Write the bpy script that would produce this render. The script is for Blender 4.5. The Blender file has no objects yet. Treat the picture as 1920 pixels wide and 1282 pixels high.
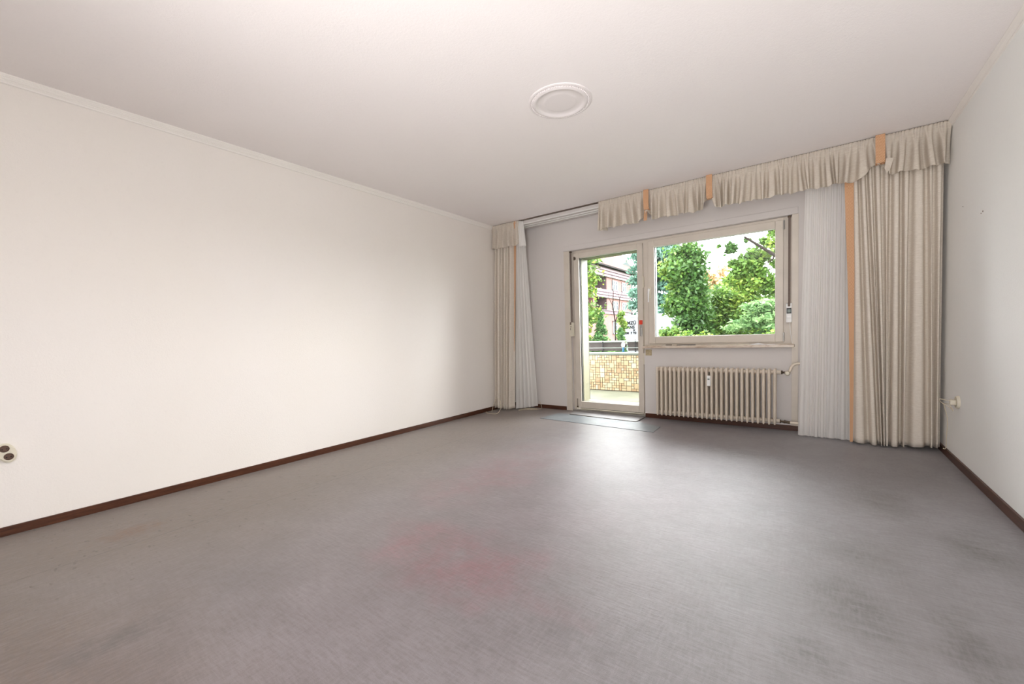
import bpy, bmesh, math, random
import numpy as np
from mathutils import Vector, Matrix

SC = bpy.context.scene
COL = SC.collection
W, H = 4.37, 2.5            # room width and height (m)
YB = -6.3                   # wall behind the camera
PI = math.pi

# ------------------------------------------------------------------ camera
cam = bpy.data.cameras.new('camera')
cam_o = bpy.data.objects.new('camera', cam)
COL.objects.link(cam_o)
Rr = Vector((0.8073284, 0.5893042, -0.0306837))
Ru = Vector((-0.0051179, 0.0589877, 0.9982456))
Rb = Vector((0.5900802, -0.805755, 0.0506384))
m3 = Matrix((Rr, Ru, Rb)).transposed()
cam_o.matrix_world = Matrix.Translation((3.5519, -4.8126, 1.0002)) @ m3.to_4x4()
cam.sensor_width = 36.0
cam.lens = 774.41 / 1920 * 36.0
cam.shift_x = 0.0
cam.shift_y = (669.6 - 641) / 1920
cam.clip_start = 0.02
cam.clip_end = 400
SC.camera = cam_o

# ------------------------------------------------------------------ sky, light, exposure
world = bpy.data.worlds.new('overcast_sky')
SC.world = world
world.use_nodes = True
bg = world.node_tree.nodes['Background']
bg.inputs[0].default_value = (0.975, 0.98, 1.0, 1)
bg.inputs[1].default_value = 12.0

# veiled sun high over the garden, beyond the window wall
sun = bpy.data.lights.new('veiled_sun', 'SUN')
sun.energy = 8.0
sun.angle = math.radians(60)
sun.color = (0.97, 0.98, 1.0)
sun_o = bpy.data.objects.new('veiled_sun', sun)
COL.objects.link(sun_o)
sun_o.rotation_euler = Vector((-0.62, -0.62, -0.48)).to_track_quat('-Z', 'Y').to_euler()


def portal(name, loc, rot, sx, sy):
    l = bpy.data.lights.new(name, 'AREA')
    l.shape = 'RECTANGLE'
    l.size, l.size_y = sx, sy
    l.cycles.is_portal = True
    o = bpy.data.objects.new(name, l)
    COL.objects.link(o)
    o.location = loc
    o.rotation_euler = rot
    return o


portal('sky_portal_door', (1.47, 0.34, 1.05), (math.radians(-90), 0, 0), 0.96, 2.1)
portal('sky_portal_window', (2.66, 0.34, 1.46), (math.radians(-90), 0, 0), 1.44, 1.25)
portal('sky_portal_rear', (3.6, YB - 0.16, 1.2), (math.radians(90), 0, 0), 0.6, 2.2)
portal('sky_portal_side', (W + 0.26, -5.575, 1.2), (math.radians(90), 0, math.radians(90)), 0.35, 2.2)

# fill spot added behind the camera, aimed at the ceiling to brighten it
fl_ = bpy.data.lights.new('ceiling_fill_spot', 'SPOT')
fl_.spot_size = math.radians(115)
fl_.spot_blend = 1.0
fl_.shadow_soft_size = 0.25
fl_.energy = 225
fl_.color = (1.0, 0.965, 0.95)
flo = bpy.data.objects.new('ceiling_fill_spot', fl_)
COL.objects.link(flo)
flo.location = (3.0, -5.5, 0.5)
flo.rotation_euler = Vector((0.12, 1.0, 1.25)).to_track_quat('-Z', 'Y').to_euler()

vs = SC.view_settings
SC.display_settings.display_device = 'sRGB'
vs.view_transform = 'Standard'
vs.look = 'None'
vs.exposure = 0.52
vs.gamma = 1.0
vs.use_curve_mapping = False
SC.cycles.use_denoising = True
SC.cycles.max_bounces = 12
SC.cycles.diffuse_bounces = 8
SC.cycles.transparent_max_bounces = 16
SC.cycles.sample_clamp_indirect = 8.0

# ------------------------------------------------------------------ material helpers


class Mat:
    def __init__(s, name, rough=0.7, spec=0.3, base=(0.8, 0.8, 0.8)):
        s.m = bpy.data.materials.new(name)
        s.m.use_nodes = True
        s.t = s.m.node_tree
        s.n = s.t.nodes
        s.b = s.n['Principled BSDF']
        s.b.inputs['Roughness'].default_value = rough
        s.b.inputs['Specular IOR Level'].default_value = spec
        s.b.inputs['Base Color'].default_value = (*base, 1)
        s._co = None

    def link(s, a, b): s.t.links.new(a, b)

    def co(s, scale=(1, 1, 1), rot=(0, 0, 0), loc=(0, 0, 0)):
        if s._co is None:
            s._co = s.n.new('ShaderNodeNewGeometry').outputs['Position']
        mp = s.n.new('ShaderNodeMapping')
        s.link(s._co, mp.inputs[0])
        mp.inputs['Scale'].default_value = scale
        mp.inputs['Rotation'].default_value = rot
        mp.inputs['Location'].default_value = loc
        return mp.outputs[0]

    def noise(s, scale, detail=3, rough=0.5, vec=None, dist=0.0):
        n = s.n.new('ShaderNodeTexNoise')
        n.inputs['Scale'].default_value = scale
        n.inputs['Detail'].default_value = detail
        n.inputs['Roughness'].default_value = rough
        n.inputs['Distortion'].default_value = dist
        s.link(vec if vec is not None else s.co(), n.inputs['Vector'])
        return n.outputs[0]

    def wave(s, scale, vec, dist=0.0, dscale=1.0, direction='X', prof='SIN'):
        n = s.n.new('ShaderNodeTexWave')
        n.bands_direction = direction
        n.wave_profile = prof
        n.inputs['Scale'].default_value = scale
        n.inputs['Distortion'].default_value = dist
        n.inputs['Detail Scale'].default_value = dscale
        s.link(vec, n.inputs['Vector'])
        return n.outputs['Fac']

    def ramp(s, f, stops):
        r = s.n.new('ShaderNodeValToRGB')
        e = r.color_ramp.elements
        e[0].position, e[1].position = stops[0][0], stops[-1][0]
        e[0].color = (*stops[0][1], 1)
        e[1].color = (*stops[-1][1], 1)
        for p, c in stops[1:-1]:
            x = e.new(p)
            x.color = (*c, 1)
        s.link(f, r.inputs[0])
        return r.outputs[0]

    def g(s, f, a, b):       # grey ramp a..b -> 0..1
        return s.ramp(f, [(a, (0, 0, 0)), (b, (1, 1, 1))])

    def math(s, op, a, b=None, c=None):
        n = s.n.new('ShaderNodeMath')
        n.operation = op
        for i, v in enumerate((a, b, c)):
            if v is None:
                continue
            if isinstance(v, (int, float)):
                n.inputs[i].default_value = v
            else:
                s.link(v, n.inputs[i])
        return n.outputs[0]

    def mix(s, f, a, b, mode='MIX'):
        n = s.n.new('ShaderNodeMix')
        n.data_type = 'RGBA'
        n.blend_type = mode
        for i, v in ((0, f), (6, a), (7, b)):
            if isinstance(v, (int, float)):
                n.inputs[i].default_value = v
            elif isinstance(v, tuple):
                n.inputs[i].default_value = (*v, 1)
            else:
                s.link(v, n.inputs[i])
        return n.outputs[2]

    def color(s, c): s.link(c, s.b.inputs['Base Color'])

    def bump(s, f, strength=0.3, dist=0.002):
        n = s.n.new('ShaderNodeBump')
        n.inputs['Strength'].default_value = strength
        n.inputs['Distance'].default_value = dist
        s.link(f, n.inputs['Height'])
        s.link(n.outputs[0], s.b.inputs['Normal'])


def blob(M, cx, cy, rx, ry, soft=1.0, wob=0.6, nscale=3.0, rot=0.0):
    """irregular patch on the floor around (cx, cy): 1 inside, 0 outside"""
    v = M.n.new('ShaderNodeMapping')
    M.co()
    M.link(M._co, v.inputs[0])
    v.vector_type = 'TEXTURE'
    v.inputs['Location'].default_value = (cx, cy, 0)
    v.inputs['Rotation'].default_value = (0, 0, rot)
    v.inputs['Scale'].default_value = (rx, ry, 1)
    l = M.n.new('ShaderNodeVectorMath')
    l.operation = 'LENGTH'
    M.link(v.outputs[0], l.inputs[0])
    nz = M.noise(nscale, 5, 0.6)
    d = M.math('ADD', l.outputs['Value'], M.math('MULTIPLY', M.math('SUBTRACT', nz, 0.5), wob * 2))
    return M.math('SUBTRACT', 1.0, M.g(d, max(0.0, 1 - soft), 1.0 + soft * 0.3))


def simple(name, c, rough=0.6, spec=0.3, var=0.0, vs_=6.0, metal=0.0, bump=0.0, bscale=80):
    M = Mat(name, rough, spec, c)
    M.b.inputs['Metallic'].default_value = metal
    if var > 0:
        n = M.g(M.noise(vs_, 4, 0.6), 0.35, 0.65)
        d = tuple(x * (1 - var) for x in c)
        M.color(M.mix(n, d, c))
    if bump > 0:
        M.bump(M.noise(bscale, 3, 0.6), bump, 0.002)
    return M.m


def wall_mat(name, c1, c2, bump=0.35):
    M = Mat(name, 0.85, 0.15)
    base = M.mix(M.g(M.noise(0.7, 3, 0.5), 0.3, 0.7), c1, c2)
    fine = M.noise(38, 5, 0.65)
    M.color(M.mix(M.math('MULTIPLY', M.g(fine, 0.55, 0.75), 0.05), base, (0.45, 0.42, 0.38)))
    M.bump(M.noise(95, 4, 0.7), bump, 0.003)
    return M


m_wl = wall_mat('ingrain_wallpaper_cream', (0.815, 0.77, 0.715), (0.84, 0.80, 0.765))
# yellowed stain over the left socket
st = blob(m_wl, 0.0, -4.66, 0.09, 0.05, 0.8, 0.3, 14)
m_wr = wall_mat('ingrain_wallpaper_white', (0.86, 0.87, 0.855), (0.87, 0.875, 0.865))
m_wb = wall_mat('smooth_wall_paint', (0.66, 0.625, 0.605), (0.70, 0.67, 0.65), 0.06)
m_ceil = wall_mat('ceiling_paper', (0.89, 0.85, 0.84), (0.905, 0.87, 0.865), 0.4)
M = m_ceil
sm = blob(M, 1.95, -1.65, 0.28, 0.45, 1.0, 0.5, 3.0)

# carpet ---------------------------------------------------------------
C = Mat('worn_grey_carpet', 0.43, 0.5)
big = C.noise(0.9, 5, 0.6)
base = C.ramp(big, [(0.3, (0.185, 0.170, 0.175)), (0.5, (0.265, 0.247, 0.255)), (0.7, (0.31, 0.295, 0.305))])
streak = C.noise(1.0, 6, 0.7, C.co((14, 90, 5), (0, 0, 0.35)))
streak2 = C.noise(1.0, 6, 0.7, C.co((90, 18, 5), (0, 0, 0.9)))
# brown worn zone along the left wall; light falloff to the rear painted in
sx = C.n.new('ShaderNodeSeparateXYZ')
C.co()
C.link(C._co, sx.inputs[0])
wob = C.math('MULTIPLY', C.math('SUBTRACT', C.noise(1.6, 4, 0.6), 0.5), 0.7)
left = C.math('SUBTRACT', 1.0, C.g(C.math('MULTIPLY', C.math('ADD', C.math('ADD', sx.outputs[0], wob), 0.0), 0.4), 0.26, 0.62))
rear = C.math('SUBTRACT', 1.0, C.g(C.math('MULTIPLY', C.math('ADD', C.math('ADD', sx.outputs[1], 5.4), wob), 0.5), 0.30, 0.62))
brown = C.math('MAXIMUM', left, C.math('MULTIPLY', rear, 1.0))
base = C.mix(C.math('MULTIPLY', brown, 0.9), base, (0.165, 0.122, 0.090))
# pink stain
pk = C.math('MAXIMUM', blob(C, 2.25, -3.5, 0.62, 0.34, 0.7, 0.8, 4.0), C.math('MULTIPLY', blob(C, 1.65, -2.5, 0.42, 1.0, 0.8, 0.8, 2.6), 0.7))
pk = C.math('MULTIPLY', pk, C.g(C.noise(5, 6, 0.7), 0.3, 0.62))
base = C.mix(C.math('MULTIPLY', pk, 0.95), base, (0.33, 0.165, 0.185))
pk2 = C.math('MULTIPLY', blob(C, 2.75, -2.5, 0.8, 1.0, 1.0, 0.9, 2.2), 0.35)
base = C.mix(pk2, base, (0.33, 0.225, 0.255))
# dark grey spots on the right side
dk = None
for (x, y, rx, ry) in ((3.68, -2.95, 0.17, 0.28), (3.72, -2.5, 0.15, 0.2), (3.85, -1.75, 0.2, 0.3), (3.55, -3.3, 0.1, 0.14), (3.0, -1.1, 0.5, 0.2), (4.15, -2.2, 0.16, 0.3), (1.62, -4.5, 0.1, 0.2), (3.95, -3.0, 0.1, 0.3)):
    b_ = blob(C, x, y, rx, ry, 1.0, 0.9, 6.0)
    dk = b_ if dk is None else C.math('MAXIMUM', dk, b_)
dk = C.math('MULTIPLY', dk, C.math('ADD', 0.25, C.g(C.noise(1.0, 6, 0.7, C.co((9, 26, 5), (0, 0, 0.35))), 0.36, 0.60)))
base = C.mix(C.math('MINIMUM', C.math('MULTIPLY', dk, 0.75), 0.85), base, (0.085, 0.08, 0.072))
rust = blob(C, 0.55, -4.27, 0.11, 0.17, 0.6, 0.9, 16.0)
base = C.mix(C.math('MULTIPLY', rust, 1.0), base, (0.17, 0.085, 0.04))
# crumbs and small dark spots, mostly on the left
spots = C.g(C.noise(17, 2, 0.5, C.co((1, 2.2, 1), (0, 0, 0.4))), 0.665, 0.685)
base = C.mix(C.math('MULTIPLY', C.math('MULTIPLY', spots, left), 0.9), base, (0.05, 0.035, 0.025))
# carpet seam parallel to the left wall, light seam by the radiator, castor tracks
seam = C.math('LESS_THAN', C.math('ABSOLUTE', C.math('SUBTRACT', C.math('ADD', sx.outputs[0], C.math('MULTIPLY', wob, 0.03)), 0.74)), 0.004)
base = C.mix(C.math('MULTIPLY', seam, 0.75), base, (0.07, 0.055, 0.045))
s2 = C.math('MULTIPLY', C.math('LESS_THAN', C.math('ABSOLUTE', C.math('ADD', sx.outputs[1], 0.44)), 0.004),
            C.math('LESS_THAN', C.math('ABSOLUTE', C.math('SUBTRACT', sx.outputs[0], 2.6)), 0.33))
base = C.mix(C.math('MULTIPLY', s2, 0.6), base, (0.42, 0.38, 0.3))
tr = C.math('MULTIPLY', C.math('SUBTRACT', 1.0, C.g(C.math('ABSOLUTE', C.math('SUBTRACT', sx.outputs[0], 3.41)), 0.02, 0.07)), C.g(C.noise(1.0, 4, 0.6, C.co((14, 1.2, 1))), 0.42, 0.62))
base = C.mix(C.math('MULTIPLY', tr, 0.25), base, (0.42, 0.38, 0.40))
base = C.mix(C.math('MULTIPLY', C.g(streak, 0.38, 0.64), 0.50), base, (0.14, 0.12, 0.115))
base = C.mix(C.math('MULTIPLY', C.g(streak2, 0.42, 0.66), 0.28), base, (0.36, 0.33, 0.34))
base = C.mix(C.math('MULTIPLY', C.g(C.noise(4.5, 7, 0.72), 0.40, 0.66), 0.30), base, (0.13, 0.115, 0.11))
fib = C.noise(420, 3, 0.7)
base = C.mix(C.math('MULTIPLY', C.g(fib, 0.35, 0.7), 0.35), base, (0.10, 0.09, 0.088))
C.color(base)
C_x = C.ramp(C.math('MULTIPLY', C.math('ADD', sx.outputs[0], wob), 0.22), [(0.15, (1.0, 0.95, 0.90)), (0.5, (1.0, 0.955, 0.985)), (0.75, (0.98, 1.0, 1.02))])
base = C.mix(1.0, base, C_x, 'MULTIPLY')
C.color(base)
C.bump(C.math('ADD', C.math('MULTIPLY', fib, 0.6), streak), 0.35, 0.003)
C.b.inputs['Sheen Weight'].default_value = 0.15
C.b.inputs['Sheen Roughness'].default_value = 0.4
m_carpet = C.m


def wood(name, c1, c2, rough=0.35):
    M = Mat(name, rough, 0.4)
    w = M.noise(6, 6, 0.65, M.co((1.2, 1.2, 18)))
    M.color(M.mix(M.g(w, 0.3, 0.7), c1, c2))
    return M.m


m_base = wood('dark_red_brown_wood', (0.040, 0.012, 0.006), (0.105, 0.036, 0.016))
m_frame = simple('cream_window_paint', (0.68, 0.62, 0.54), 0.4, 0.4, 0.08, 5)
m_frame_out = simple('white_outer_frame', (0.8, 0.79, 0.74), 0.4, 0.4, 0.04)
m_outer = simple('cream_outer_frame', (0.14, 0.13, 0.085), 0.5, 0.3, 0.04)
m_wwin = simple('off_white_facade_window', (0.125, 0.13, 0.14), 0.5)
m_gasket = simple('dark_rubber_gasket', (0.05, 0.05, 0.05), 0.7)
m_white = simple('white_plastic', (0.82, 0.82, 0.8), 0.35, 0.4)
m_cream = simple('cream_plastic', (0.72, 0.67, 0.55), 0.4, 0.4, 0.06)
m_rad = simple('cream_radiator_enamel', (0.73, 0.645, 0.54), 0.35, 0.45, 0.05, 8)
m_black = simple('black_plastic', (0.02, 0.02, 0.02), 0.4)
m_brass = simple('tarnished_brass', (0.10, 0.07, 0.045), 0.4, 0.5, 0.3, 60, 0.7)
m_red = simple('red_plastic', (0.75, 0.06, 0.03), 0.4)
m_steel = simple('grey_metal', (0.45, 0.44, 0.42), 0.35, 0.5, 0.1, 20, 0.8)
m_lcd = simple('grey_display', (0.16, 0.2, 0.18), 0.25)
m_socket = simple('brown_socket_insert', (0.13, 0.075, 0.055), 0.5, 0.3, 0.2, 60)
m_belt = simple('brown_grey_webbing', (0.21, 0.165, 0.14), 0.85, 0.1, 0.2, 120)
m_gypsum = simple('white_gypsum', (0.80, 0.76, 0.755), 0.8, 0.2)
m_trim = simple('white_cornice_paint', (0.86, 0.83, 0.79), 0.6, 0.25)
m_paper = simple('white_paper', (0.85, 0.85, 0.87), 0.7)
m_patch = simple('bare_yellowed_plaster', (0.55, 0.46, 0.30), 0.9, 0.1, 0.25, 80)
m_cable = simple('cream_cable', (0.62, 0.55, 0.42), 0.5)
M = Mat('marble_sill', 0.3, 0.5)
M.color(M.ramp(M.noise(9, 8, 0.7, M.co((1, 3, 3)), 1.2), [(0.3, (0.33, 0.22, 0.15)), (0.5, (0.60, 0.50, 0.40)), (0.7, (0.68, 0.62, 0.54))]))
m_sill = M.m


def fabric(name, c1, c2, transl=0.25, weave=True, fine=1.0):
    M = Mat(name, 0.9, 0.1)
    slub = M.noise(1.0, 4, 0.6, M.co((30 * fine, 30 * fine, 330 * fine)))
    slub2 = M.noise(1.0, 4, 0.6, M.co((420 * fine, 420 * fine, 260 * fine)))
    f = M.math('ADD', M.math('MULTIPLY', slub, 0.65), M.math('MULTIPLY', slub2, 0.35))
    col = M.mix(M.g(f, 0.36, 0.64), c1, c2)
    M.color(col)
    if weave:
        M.bump(f, 0.25, 0.0015)
    out = M.n['Material Output']
    tb = M.n.new('ShaderNodeBsdfTranslucent')
    M.link(col, tb.inputs[0])
    mx = M.n.new('ShaderNodeMixShader')
    mx.inputs[0].default_value = transl
    M.link(M.b.outputs[0], mx.inputs[1])
    M.link(tb.outputs[0], mx.inputs[2])
    M.link(mx.outputs[0], out.inputs[0])
    return M


m_drape = fabric('beige_slub_linen', (0.69, 0.62, 0.53), (0.85, 0.79, 0.71), 0.12).m
m_val = fabric('beige_valance_linen', (0.72, 0.65, 0.56), (0.87, 0.82, 0.74), 0.35).m
M = fabric('white_voile', (0.96, 0.95, 0.93), (0.97, 0.96, 0.94), 0.4, False, 1.5)
tp = M.n.new('ShaderNodeBsdfTransparent')
mx = M.n.new('ShaderNodeMixShader')
mx.inputs[0].default_value = 0.10
src = M.n['Material Output'].inputs[0].links[0].from_socket
M.link(src, mx.inputs[1])
M.link(tp.outputs[0], mx.inputs[2])
M.link(mx.outputs[0], M.n['Material Output'].inputs[0])
m_voile = M.m
M = Mat('orange_braid', 0.85, 0.1)
zz = M.n.new('ShaderNodeSeparateXYZ')
M.co()
M.link(M._co, zz.inputs[0])
tri = M.math('PINGPONG', zz.outputs[0], 0.012)
zf = M.math('FRACT', M.math('MULTIPLY', M.math('ADD', zz.outputs[2], tri), 85.0))
M.color(M.mix(M.g(zf, 0.35, 0.6), (0.50, 0.255, 0.125), (0.68, 0.44, 0.28)))
M.bump(zf, 0.2, 0.001)
m_braid = M.m

M = Mat('window_glass')
M.n.remove(M.b)
gl = M.n.new('ShaderNodeBsdfGlossy')
gl.inputs['Roughness'].default_value = 0.02
tp = M.n.new('ShaderNodeBsdfTransparent')
tp.inputs[0].default_value = (0.97, 0.985, 0.975, 1)
fr = M.n.new('ShaderNodeFresnel')
fr.inputs[0].default_value = 1.35
mx = M.n.new('ShaderNodeMixShader')
M.link(fr.outputs[0], mx.inputs[0])
M.link(tp.outputs[0], mx.inputs[1])
M.link(gl.outputs[0], mx.inputs[2])
M.link(mx.outputs[0], M.n['Material Output'].inputs[0])
m_glass = M.m

# ------------------------------------------------------------------ geometry helpers


class MB:
    def __init__(s): s.bm = bmesh.new()

    def box(s, x0, x1, y0, y1, z0, z1, bev=0.0):
        x0, x1 = sorted((x0, x1)); y0, y1 = sorted((y0, y1)); z0, z1 = sorted((z0, z1))
        r = bmesh.ops.create_cube(s.bm, size=1.0)
        for v in r['verts']:
            v.co = Vector(((x0 + x1) / 2 + v.co.x * (x1 - x0), (y0 + y1) / 2 + v.co.y * (y1 - y0), (z0 + z1) / 2 + v.co.z * (z1 - z0)))
        if bev > 0:
            es = {e for v in r['verts'] for e in v.link_edges}
            bmesh.ops.bevel(s.bm, geom=list(es), offset=bev, segments=2, affect='EDGES', profile=0.5)
        return s

    def poly(s, pts, vec):
        """closed outline extruded by vec"""
        a = [s.bm.verts.new(p) for p in pts]
        b = [s.bm.verts.new(Vector(p) + Vector(vec)) for p in pts]
        s.bm.faces.new(a[::-1]); s.bm.faces.new(b)
        n = len(a)
        for i in range(n):
            s.bm.faces.new((a[i], a[(i + 1) % n], b[(i + 1) % n], b[i]))
        return s

    def tube(s, pts, r, seg=10, ry=None, cap=True):
        pts = [Vector(p) for p in pts]
        rings = []
        up = None
        for i, p in enumerate(pts):
            d = (pts[min(i + 1, len(pts) - 1)] - pts[max(i - 1, 0)]).normalized()
            if up is None:
                up = Vector((0, 0, 1)) if abs(d.z) < 0.9 else Vector((0, 1, 0))
            side = d.cross(up).normalized()
            up = side.cross(d).normalized()
            rr = r[i] if isinstance(r, (list, tuple)) else r
            r2 = ry if ry is not None else rr
            rings.append([s.bm.verts.new(p + side * rr * math.cos(2 * PI * k / seg) + up * r2 * math.sin(2 * PI * k / seg)) for k in range(seg)])
        for a, b in zip(rings, rings[1:]):
            for k in range(seg):
                s.bm.faces.new((a[k], a[(k + 1) % seg], b[(k + 1) % seg], b[k]))
        if cap:
            s.bm.faces.new(rings[0][::-1]); s.bm.faces.new(rings[-1])
        return s

    def lathe(s, prof, loc, seg=48, axis='z', flip=1):
        loc = Vector(loc)
        rings = []
        for (r, h) in prof:
            ring = []
            for k in range(seg):
                a = 2 * PI * k / seg
                u, v, w = r * math.cos(a), r * math.sin(a), h * flip
                p = {'z': (u, v, w), 'x': (w, u, v), 'y': (u, w, v)}[axis]
                ring.append(s.bm.verts.new(loc + Vector(p)))
            rings.append(ring)
        for a, b in zip(rings, rings[1:]):
            for k in range(seg):
                s.bm.faces.new((a[k], a[(k + 1) % seg], b[(k + 1) % seg], b[k]))
        s.bm.faces.new(rings[0][::-1]); s.bm.faces.new(rings[-1])
        return s

    def build(s, name, mat, parent=None, smooth=False, kind=None, loc=None):
        bmesh.ops.recalc_face_normals(s.bm, faces=s.bm.faces[:])
        me = bpy.data.meshes.new(name)
        s.bm.to_mesh(me)
        s.bm.free()
        if smooth:
            for p in me.polygons:
                p.use_smooth = True
            try:
                me.set_sharp_from_angle(angle=math.radians(40))
            except Exception:
                pass
        me.materials.append(mat)
        return obj(name, me, parent, kind)


def obj(name, me, parent=None, kind=None):
    o = bpy.data.objects.new(name, me)
    COL.objects.link(o)
    if parent is not None:
        o.parent = parent
        # parents are empties or meshes that may sit away from the origin
        o.matrix_parent_inverse = Matrix.Translation(-parent_loc(parent))
    if kind:
        o['kind'] = kind
    return o


def parent_loc(p):
    v = Vector(p.location)
    while p.parent is not None:
        p = p.parent
    return v


def thing(name, label, cat, loc=(0, 0, 0), group=None):
    o = bpy.data.objects.new(name, None)
    COL.objects.link(o)
    o.empty_display_size = 0.05
    o.location = loc
    tag(o, label, cat, group)
    return o


def tag(o, label, cat, group=None):
    o['label'] = label
    o['category'] = cat
    if group:
        o['group'] = group
    return o


def struct(o):
    o['kind'] = 'structure'
    return o


def sempty(name, loc=(0, 0, 0)):
    o = bpy.data.objects.new(name, None)
    COL.objects.link(o)
    o.location = loc
    o['kind'] = 'structure'
    return o


def smoothpath(pts, n=8):
    """Catmull-Rom through the points"""
    P = [Vector(p) for p in pts]
    P = [P[0] * 2 - P[1]] + P + [P[-1] * 2 - P[-2]]
    out = []
    for i in range(1, len(P) - 2):
        for k in range(n):
            t = k / n
            a, b, c, d = P[i - 1], P[i], P[i + 1], P[i + 2]
            out.append(0.5 * ((2 * b) + (c - a) * t + (2 * a - 5 * b + 4 * c - d) * t * t + (3 * b - a - 3 * c + d) * t ** 3))
    out.append(P[-2])
    return out


# ------------------------------------------------------------------ room shell
XD0, XD1, XW1 = 0.993, 1.95, 3.378     # door left, door/window joint, window right
ZL, ZS = 2.073, 0.815                  # lintel height, sill height
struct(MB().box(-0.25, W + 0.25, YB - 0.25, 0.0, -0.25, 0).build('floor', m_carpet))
struct(MB().box(-0.25, W + 0.25, YB - 0.25, 0.3, H, H + 0.25).build('ceiling', m_ceil.m))
struct(MB().box(-0.25, 0, YB - 0.25, 0.3, 0, H).build('wall_left', m_wl.m))
struct(MB().box(W, W + 0.25, -5.4, 0.3, 0, H).box(W, W + 0.25, YB - 0.25, -5.75, 0, H).box(W, W + 0.25, -5.75, -5.4, 2.3, H).box(W, W + 0.25, -5.75, -5.4, 0, 0.1).build('wall_right', m_wr.m))  # opening out of view, added to let fill daylight in
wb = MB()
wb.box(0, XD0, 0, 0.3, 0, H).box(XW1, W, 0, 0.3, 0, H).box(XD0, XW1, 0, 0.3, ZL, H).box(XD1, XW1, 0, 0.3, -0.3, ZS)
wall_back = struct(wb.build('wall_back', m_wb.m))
wf = MB()
wf.box(0, 3.3, YB - 0.15, YB, 0, H).box(3.9, W, YB - 0.15, YB, 0, H).box(3.3, 3.9, YB - 0.15, YB, 2.3, H).box(3.3, 3.9, YB - 0.15, YB, 0, 0.1)  # rear opening likewise added for fill daylight
struct(wf.build('wall_front', m_wb.m))

# skirting boards
struct(MB().box(0, 0.012, YB, 0, 0, 0.05, 0.002).build('baseboard_left', m_base))
struct(MB().box(W - 0.014, W, YB, 0, 0, 0.052, 0.002).build('baseboard_right', m_base))
bb = MB().box(0.012, 0.905, -0.012, 0, 0, 0.05, 0.002).box(1.955, W - 0.014, -0.012, 0, 0, 0.05, 0.002)
struct(bb.build('baseboard_back', m_base))
# cornice strips with three ridges along both side walls
prof = [(0, 0), (0.024, 0), (0.024, -0.006), (0.018, -0.014), (0.021, -0.018), (0.016, -0.026), (0.011, -0.030), (0.013, -0.034), (0.008, -0.042), (0.008, -0.048), (0.0, -0.052)]
struct(MB().poly([(x, YB, H + z) for x, z in prof], (0, -YB, 0)).build('trim_1', m_trim))
struct(MB().poly([(W - x, YB, H + z) for x, z in prof], (0, -YB, 0)).build('trim_2', m_trim))
# board over the window, strips beside it
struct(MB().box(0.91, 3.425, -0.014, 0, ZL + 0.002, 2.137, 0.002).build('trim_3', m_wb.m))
struct(MB().box(0.915, XD0, -0.008, 0, 0, ZL, 0.001).build('trim_4', m_frame))
struct(MB().box(XW1, 3.43, -0.010, 0, 0, ZL, 0.001).build('trim_5', m_frame))
MB().box(1.965, 2.035, -0.005, 0, 0.728, 0.797).build('plaster_patch', m_patch, wall_back)
# two tiny drill holes in the right wall
for (y, z, r_) in ((-1.083, 1.665, 0.006), (-1.05, 1.66, 0.004), (-0.66, 1.79, 0.004)):
    MB().lathe([(r_, 0), (r_ * 0.5, 0.002)], (W, y, z), 8, 'x', -1).build('drill_hole', m_socket, bpy.data.objects['wall_right'])

# frames of two unseen openings added beside and behind the camera for fill light
f2 = MB()
for y in (-5.75, -5.45):
    f2.box(W + 0.10, W + 0.16, y, y + 0.05, 0.1, 2.3)
f2.box(W + 0.10, W + 0.16, -5.75, -5.4, 0.1, 0.15).box(W + 0.10, W + 0.16, -5.75, -5.4, 2.25, 2.3)
struct(f2.build('fill_opening_side', m_frame))
f3 = MB()
for x in (3.3, 3.85):
    f3.box(x, x + 0.05, YB - 0.1, YB - 0.05, 0.1, 2.3)
f3.box(3.3, 3.9, YB - 0.1, YB - 0.05, 0.1, 0.15).box(3.3, 3.9, YB - 0.1, YB - 0.05, 2.25, 2.3)
struct(f3.build('fill_opening_rear', m_frame))

# ------------------------------------------------------------------ balcony door


def ring(mb, x0, x1, z0, z1, w, y0, y1, bev=0.003, wb_=None, wt=None, wr=None):
    wb_ = w if wb_ is None else wb_
    wt = w if wt is None else wt
    wr = w if wr is None else wr
    mb.box(x0, x0 + w, y0, y1, z0, z1, bev)
    mb.box(x1 - wr, x1, y0, y1, z0, z1, bev)
    mb.box(x0 + w, x1 - wr, y0, y1, z0, z0 + wb_, bev)
    mb.box(x0 + w, x1 - wr, y0, y1, z1 - wt, z1, bev)
    return mb


door = sempty('door_1', (XD0, 0.05, 0))
ring(MB(), XD0, XD1 + 0.035, 0.0, ZL, 0.036, 0.055, 0.12, 0.002, 0.02, 0.035, 0.05).build('frame', m_frame, door)
ring(MB(), 1.032, 1.928, 0.040, 2.040, 0.073, 0.035, 0.085, 0.004, 0.084, 0.064, 0.064).build('sash', m_frame, door)
ring(MB(), 1.095, 1.872, 0.112, 1.985, 0.010, 0.052, 0.088, 0.001).build('glazing_bead', m_frame_out, door)
ring(MB(), 1.103, 1.866, 0.120, 1.977, 0.004, 0.089, 0.096, 0.0).build('gasket', m_gasket, door)
MB().box(1.10, 1.868, 0.098, 0.104, 0.118, 1.98).build('pane', m_glass, door)
ring(MB(), 1.045, 1.925, 0.02, 2.03, 0.055, 0.125, 0.30, 0.003, 0.10, 0.045, 0.055).build('outer_frame', m_outer, door)
ring(MB(), 1.098, 1.872, 0.118, 1.987, 0.004, 0.298, 0.304, 0.0).build('outer_gasket', m_gasket, door)
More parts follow.
